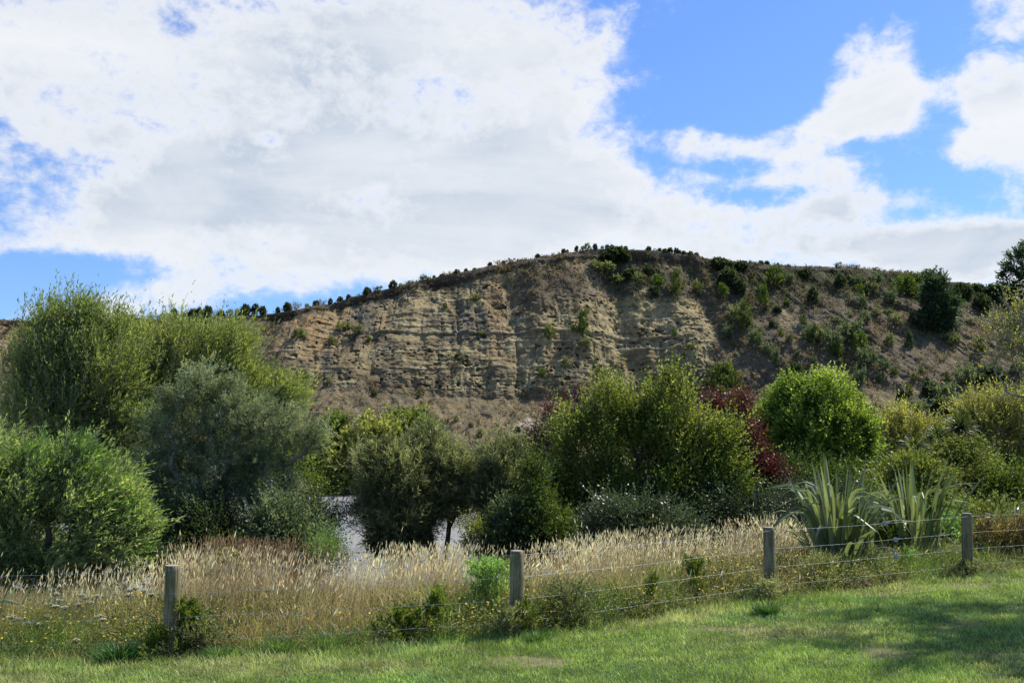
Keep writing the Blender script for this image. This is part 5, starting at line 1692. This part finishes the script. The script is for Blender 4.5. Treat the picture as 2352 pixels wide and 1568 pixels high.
def weed(px, dd, label, name, cat, pal, H, Wd, n, K, leaf, seed, mat=None, bias=.5, lean=(0, 0), stem=.004, group=None):
    b = at_px(px, dd)
    rng = rs(seed)
    root = empty(name, b, label, cat, group)
    top = b + np.array([lean[0], lean[1], H])
    pts = b + (top - b) * (rng.random((n, 1)) ** .7) + rng.normal(size=(n, 3)) * [Wd, Wd, .03] * (.4 + .6 * rng.random((n, 1)))
    pts[:, 2] = np.maximum(pts[:, 2], b[2] + .06)
    nodes, par, cnt = grow(b - [0, 0, .03], pts, rng, bendy=.1, pen=.6)
    branch_mesh('stems', nodes, par, cnt, stem * 2.2, noise_stem, root, rmin=stem * .45, k=4)
    V, FQ, sh, t, C, D, l = shoots(pts, .03, 5, K, .09, leaf[0], leaf[1], rng, b, .8, .6, .6)
    mesh_obj('leaves', V, FQ, mat or M_LEAF, root, leaf_colors(sh, np.repeat(np.arange(len(pts)), 5), pal, rng, len(pts), bias=bias))
    return root, b, pts


noise_stem = noise_mat('green_stem', (.06, .075, .025), (.14, .14, .06), 30, .8, .2)
weed(432, .10, 'dark leafy weed climbing beside the first post', 'leafy_weed', 'weed', P_PLUM, .58, .13, 80, 9, (.042, .022), 821, bias=.42)
weed(455, .05, 'low bushy weed with reddish stems right of the first post', 'leafy_weed', 'weed', P_OLIVE, .34, .2, 110, 8, (.04, .018), 822, bias=.45)
weed(1000, .35, 'upright thistly green weed left of the second post', 'leafy_weed', 'weed', P_PLUM, .55, .09, 46, 8, (.05, .018), 823, bias=.5)
weed(930, .25, 'broad low weed in the brown grass, midway to the second post', 'leafy_weed', 'weed', P_PLUM, .34, .18, 60, 8, (.05, .026), 824, bias=.45)
weed(1600, .5, 'spiny dark green thistle standing midway between second and third posts', 'leafy_weed', 'weed', P_PLUM, .62, .10, 50, 8, (.05, .015), 825, bias=.42)
weed(1300, .12, 'dark olive weed mass at the lawn edge right of the second post', 'leafy_weed', 'weed', P_OLIVE, .52, .30, 230, 8, (.035, .014), 826, bias=.38)
weed(1500, .3, 'thin upright green thistle left of the spiny dark one', 'leafy_weed', 'weed', P_PLUM, .5, .05, 24, 8, (.05, .014), 827, bias=.5)
weed(2090, .6, 'fresh green bushy weed at the foot of the narrower flax', 'leafy_weed', 'weed', P_PALE, .4, .12, 40, 8, (.035, .012), 828, bias=.3)
weed(2010, .9, 'grey-leaved weed between the flax clumps below the wire strainers', 'leafy_weed', 'weed', P_GREYG, .4, .14, 50, 8, (.05, .014), 829, bias=.6)
weed(1880, .5, 'olive weed mass with yellow flowers right of the third post', 'leafy_weed', 'weed', P_OLIVE, .48, .28, 200, 8, (.03, .011), 830, bias=.6)

weed(1170, -.16, 'tangled weeds growing up against the left of the second post', 'leafy_weed', 'weed', P_OLIVE, .36, .09, 60, 8, (.04, .014), 841, bias=.6)
weed(1208, -.10, 'yellow-green weeds growing up against the right of the second post', 'leafy_weed', 'weed', P_PLUM, .40, .10, 60, 8, (.035, .014), 842, bias=.45)
weed(1762, -.14, 'low dry weeds round the foot of the third post', 'leafy_weed', 'weed', P_OLIVE, .24, .13, 60, 8, (.035, .012), 843, bias=.8)
weed(365, -.12, 'thin green weeds at the left foot of the first post', 'leafy_weed', 'weed', P_PLUM, .30, .10, 50, 8, (.04, .013), 844, bias=.5)
weed(2222, -.12, 'low olive weeds round the foot of the last post in view', 'leafy_weed', 'weed', P_OLIVE, .2, .12, 60, 8, (.035, .012), 845, bias=.35)
# pale green thistle bush with two purple flowers, left of the second post
rt, b, pts = weed(1120, 1.0, 'pale green bushy thistle with purple flowers, left of the second post', 'thistle_plant', 'thistle', P_PALE, .80, .20, 200, 9, (.035, .016), 831, bias=.38)
rng = rs(832)
for (px, row) in ((1147, 1313), (1141, 1327)):
    p = P(px, row, 12.5)
    n = 60
    d = nrm(rng.normal(size=(n, 3)) * [.7, .7, .4] + [0, -.1, 1])
    s = nrm(np.cross(d, rng.normal(size=(n, 3))))
    V, FQ = kites(np.repeat(p[None], n, 0), d, s, rng.uniform(.016, .024, n), np.full(n, .004))
    fl = mesh_obj('flower', V, FQ, M_PETAL, rt, np.tile([[.50, .10, .62]], (n, 1)) * rng.uniform(.7, 1.3, (n, 1)))
    th = np.linspace(0, 2 * np.pi, 11)[:-1]
    rings = [(-.018, .004), (-.012, .011), (-.004, .011), (.002, .007)]
    V = np.concatenate([p + np.stack([np.cos(th) * r_, np.sin(th) * r_, np.full(10, z_)], 1) for z_, r_ in rings])
    a = np.arange(10)
    FQ = np.concatenate([np.stack([a + j * 10, (a + 1) % 10 + j * 10, (a + 1) % 10 + (j + 1) * 10, a + (j + 1) * 10], 1) for j in range(3)])
    bud = mesh_obj('flower_base', V, FQ, noise_stem, rt, smooth=True)
    bud.parent = fl
    q = pts[np.argmin(np.linalg.norm(pts - p, axis=1))]
    A, B = np.array([p - [0, 0, .018]]), np.array([q])
    V, FQ = tubes(A, B, np.array([.002]), np.array([.003]), 5)
    mesh_obj('flower_stalk', V, FQ, noise_stem, rt)


def umbel_plant():
    """tall yellow-green fennel-like plant with umbrella heads"""
    b = at_px(520, 2.2)
    root = empty('fennel_plant', b, 'yellow-green umbel-headed plant standing above the grass, right of the first post', 'fennel')
    rng = rs(840)
    heads = [P(px, row, b[1] + rng.normal() * .1) for px, row in ((500, 1274), (520, 1266), (540, 1275), (512, 1288), (534, 1290), (470, 1306), (485, 1300), (478, 1318), (555, 1300), (565, 1308), (460, 1322), (495, 1312))]
    stem = [b, b + (P(520, 1330, b[1]) - b), P(521, 1300, b[1])]
    nodes, par, cnt = grow(b - [0, 0, .03], np.array(heads), rng, heads=[stem[1]], bendy=.05, pen=.1)
    i = np.arange(1, len(nodes))
    V, FQ = tubes(nodes[par[i]], nodes[i], np.full(len(i), .007), np.full(len(i), .0045), 6)
    M = noise_mat('yellow_stem', (.22, .22, .07), (.34, .32, .12), 20, .7, .2)
    mesh_obj('stem', V, FQ, M, root, smooth=True)
    for h in heads:
        n = 22
        r = rng.uniform(.05, .085)
        a = rng.random(n) * 6.283
        q = r * np.sqrt(rng.random(n))
        tips = h + np.stack([np.cos(a) * q, np.sin(a) * q, .05 - .3 * q ** 2 / r], 1)
        V, FQ = tubes(np.repeat((h - [0, 0, .02])[None], n, 0), tips, np.full(n, .0016), np.full(n, .0012), 3)
        m_ = 9
        C = np.repeat(tips, m_, 0) + rng.normal(size=(n * m_, 3)) * [.009, .009, .004]
        d = nrm(rng.normal(size=(n * m_, 3)) + [0, 0, .8])
        s = nrm(np.cross(d, rng.normal(size=(n * m_, 3))))
        V2, F2 = kites(C, d, s, np.full(n * m_, .011), np.full(n * m_, .009))
        mesh_obj('flower_head', np.concatenate([V2, V]), np.concatenate([F2, FQ + len(V2)]), M_PETAL, root,
                 np.concatenate([np.array([.42, .40, .10]) * rng.uniform(.7, 1.2, (n * m_, 1)), np.tile([[.26, .26, .08]], (len(FQ), 1))]))


umbel_plant()


def yarrow(px, row, r, i):
    rng = rs(850 + i)
    d = 12.2
    b = at_px(px, rng.uniform(.05, .9) if row > 1380 else rng.uniform(.7, 1.3))
    p = P(px, row, b[1])
    p[2] = max(p[2], b[2] + .12)
    root = empty('yarrow_plant', (p[0], p[1], b[2]), 'white flat-topped yarrow in the weeds left of the first post', 'yarrow', 'white yarrow left of the first post')
    n = 34
    a = rng.random(n) * 6.283
    R = r * b[1] / F
    q = R * np.sqrt(rng.random(n))
    tips = p + np.stack([np.cos(a) * q, np.sin(a) * q * .8, -.35 * q ** 2 / R + rng.normal(size=n) * .003], 1)
    V, FQ = tubes(np.repeat((p - [0, 0, .05])[None], n, 0), tips, np.full(n, .0012), np.full(n, .001), 3)
    V0, F0 = tubes(np.array([[p[0], p[1], b[2] - .02]]), np.array([p - [0, 0, .05]]), np.array([.0035]), np.array([.0025]), 5)
    mesh_obj('stem', np.concatenate([V, V0]), np.concatenate([FQ, F0 + len(V)]), noise_stem, root)
    m_ = 8
    C = np.repeat(tips, m_, 0)
    th = np.tile(np.arange(m_) / m_ * 6.283, n) + rng.random(n * m_)
    dv = np.stack([np.cos(th), np.sin(th), np.full(n * m_, .25)], 1)
    s = nrm(np.cross(dv, [0, 0, 1.0]))
    V2, F2 = kites(C, nrm(dv), s, np.full(n * m_, .0085), np.full(n * m_, .007))
    mesh_obj('flower_head', V2, F2, M_PETAL, root, np.array([.74, .74, .68]) * rng.uniform(.85, 1.05, (n * m_, 1)))


for i, (px, row, r) in enumerate([(28, 1412, 13), (45, 1417, 10), (70, 1426, 16), (92, 1430, 9), (108, 1411, 11), (112, 1384, 12), (128, 1388, 9), (127, 1360, 12), (136, 1375, 10), (150, 1391, 10), (185, 1362, 13),
                                  (197, 1368, 11), (205, 1380, 12), (180, 1385, 9), (222, 1365, 8), (228, 1411, 12), (236, 1419, 9), (300, 1350, 12), (312, 1346, 10), (330, 1352, 9), (295, 1362, 9), (175, 1466, 9), (165, 1447, 8), (205, 1425, 8), (348, 1362, 8)]):
    yarrow(px, row, r, i)


def lump(name, px, row, rx, rz, label, cat, mat, seed, rough=.25, col=None):
    d = 14.0
    for _ in range(14):
        r_ = ray(px, row)
        x = r_[0] * d
        d = (float(ground(x, d)) - CZ) / r_[2]
    x = r_[0] * d
    z = float(ground(x, d))
    n1, n2 = 22, 34
    th = np.linspace(0, np.pi, n1)
    ph = np.linspace(0, 2 * np.pi, n2, endpoint=False)
    TH, PH = np.meshgrid(th, ph, indexing='ij')
    X_, Y_, Z_ = np.sin(TH) * np.cos(PH), np.sin(TH) * np.sin(PH), np.cos(TH)
    k = 1 + rough * fbm(X_ * 2 + seed, Y_ * 2 + Z_ * 3, seed, 4)
    W_ = rx * d / F
    V = np.stack([x + X_ * k * W_, d + Y_ * k * W_ * .7, z + Z_ * k * rz * d / F], -1).reshape(-1, 3)
    i0 = np.arange(n1 * n2).reshape(n1, n2)
    FQ = np.stack([i0[:-1], np.roll(i0, -1, 1)[:-1], np.roll(i0, -1, 1)[1:], i0[1:]], -1).reshape(-1, 4)
    o = mesh_obj(name, V, FQ, mat, None, None, smooth=True, origin=(x, d, z))
    tag(o, label, cat)
    return o, np.array([x, d, z]), W_


M_ROCK = noise_mat('river_stone', (.15, .14, .12), (.34, .32, .28), 18, .85, .5)
M_CLOD = noise_mat('dead_root_mass', (.06, .04, .025), (.20, .14, .085), 40, .95, .9, dist=.02)
lump('rock', 2180, 1330, 14, 9, 'rounded grey stone at the lawn edge left of the last fence post', 'stone', M_ROCK, 861, .2)
o, c, W_ = lump('root_clump', 1955, 1352, 44, 24, 'brown dead root clump at the lawn edge below the larger flax', 'root clump', M_CLOD, 862, .5)
rng = rs(863)
n = 260
a = rng.random(n) * 6.283
st = c + np.stack([np.sin(a) * W_ * rng.random(n) * .9, np.cos(a) * W_ * .6 * rng.random(n), rng.uniform(.05, .15, n)], 1)
dv = nrm(np.stack([np.sin(a), np.cos(a), rng.normal(0, .4, n)], 1))
V, FQ = tubes(st, st + dv * rng.uniform(.06, .22, n)[:, None], np.full(n, .003), np.full(n, .001), 3)
rts = mesh_obj('loose_roots', V, FQ, M_CLOD, None, origin=o.location)
rts.location = (0, 0, 0)
rts.parent = o

# the tree outside the frame whose shade falls across the right of the lawn
tree('shade_tree', 'leafy tree standing on the lawn beyond the right edge, casting dappled shade', 'tree',
     [(0, 0, 0, 0)], 13, 0, 870, P_PLUM, n=10) if False else None


def shade_tree():
    rng = rs(870)
    x, y = 14.6, 16.0
    root = empty('shade_tree', (x, y, float(ground(x, y))), 'tall leafy tree on the lawn just beyond the right edge, shading the grass', 'tree')
    es = [np.array([12.4, 14.9, 10.6, 1.9, 1.6, 1.1]), np.array([13.8, 16.4, 11.8, 2.6, 2.4, 1.8]), np.array([13.2, 11.6, 9.4, 2.6, 1.8, 1.2]),
          np.array([15.0, 13.6, 9.6, 2.6, 2.4, 1.6]), np.array([13.4, 10.0, 9.8, 1.6, 1.1, .8])]
    pts, _ = clump_points(es, 170, rng, .35)
    nodes, par, cnt = grow(np.array(root.location), pts, rng, heads=[np.array([x, y, 4.6])])
    branch_mesh('trunk', nodes, par, cnt, .26, M_BARK, root)
    V, FQ, sh, t, C, D, l = shoots(pts, .4, 18, 8, .55, .14, .08, rng, np.array([x, y, 9.0]))
    mesh_obj('crown', V, FQ, M_LEAF, root, leaf_colors(sh, np.repeat(np.arange(len(pts)), 18), P_PLUM, rng, len(pts)))


shade_tree()
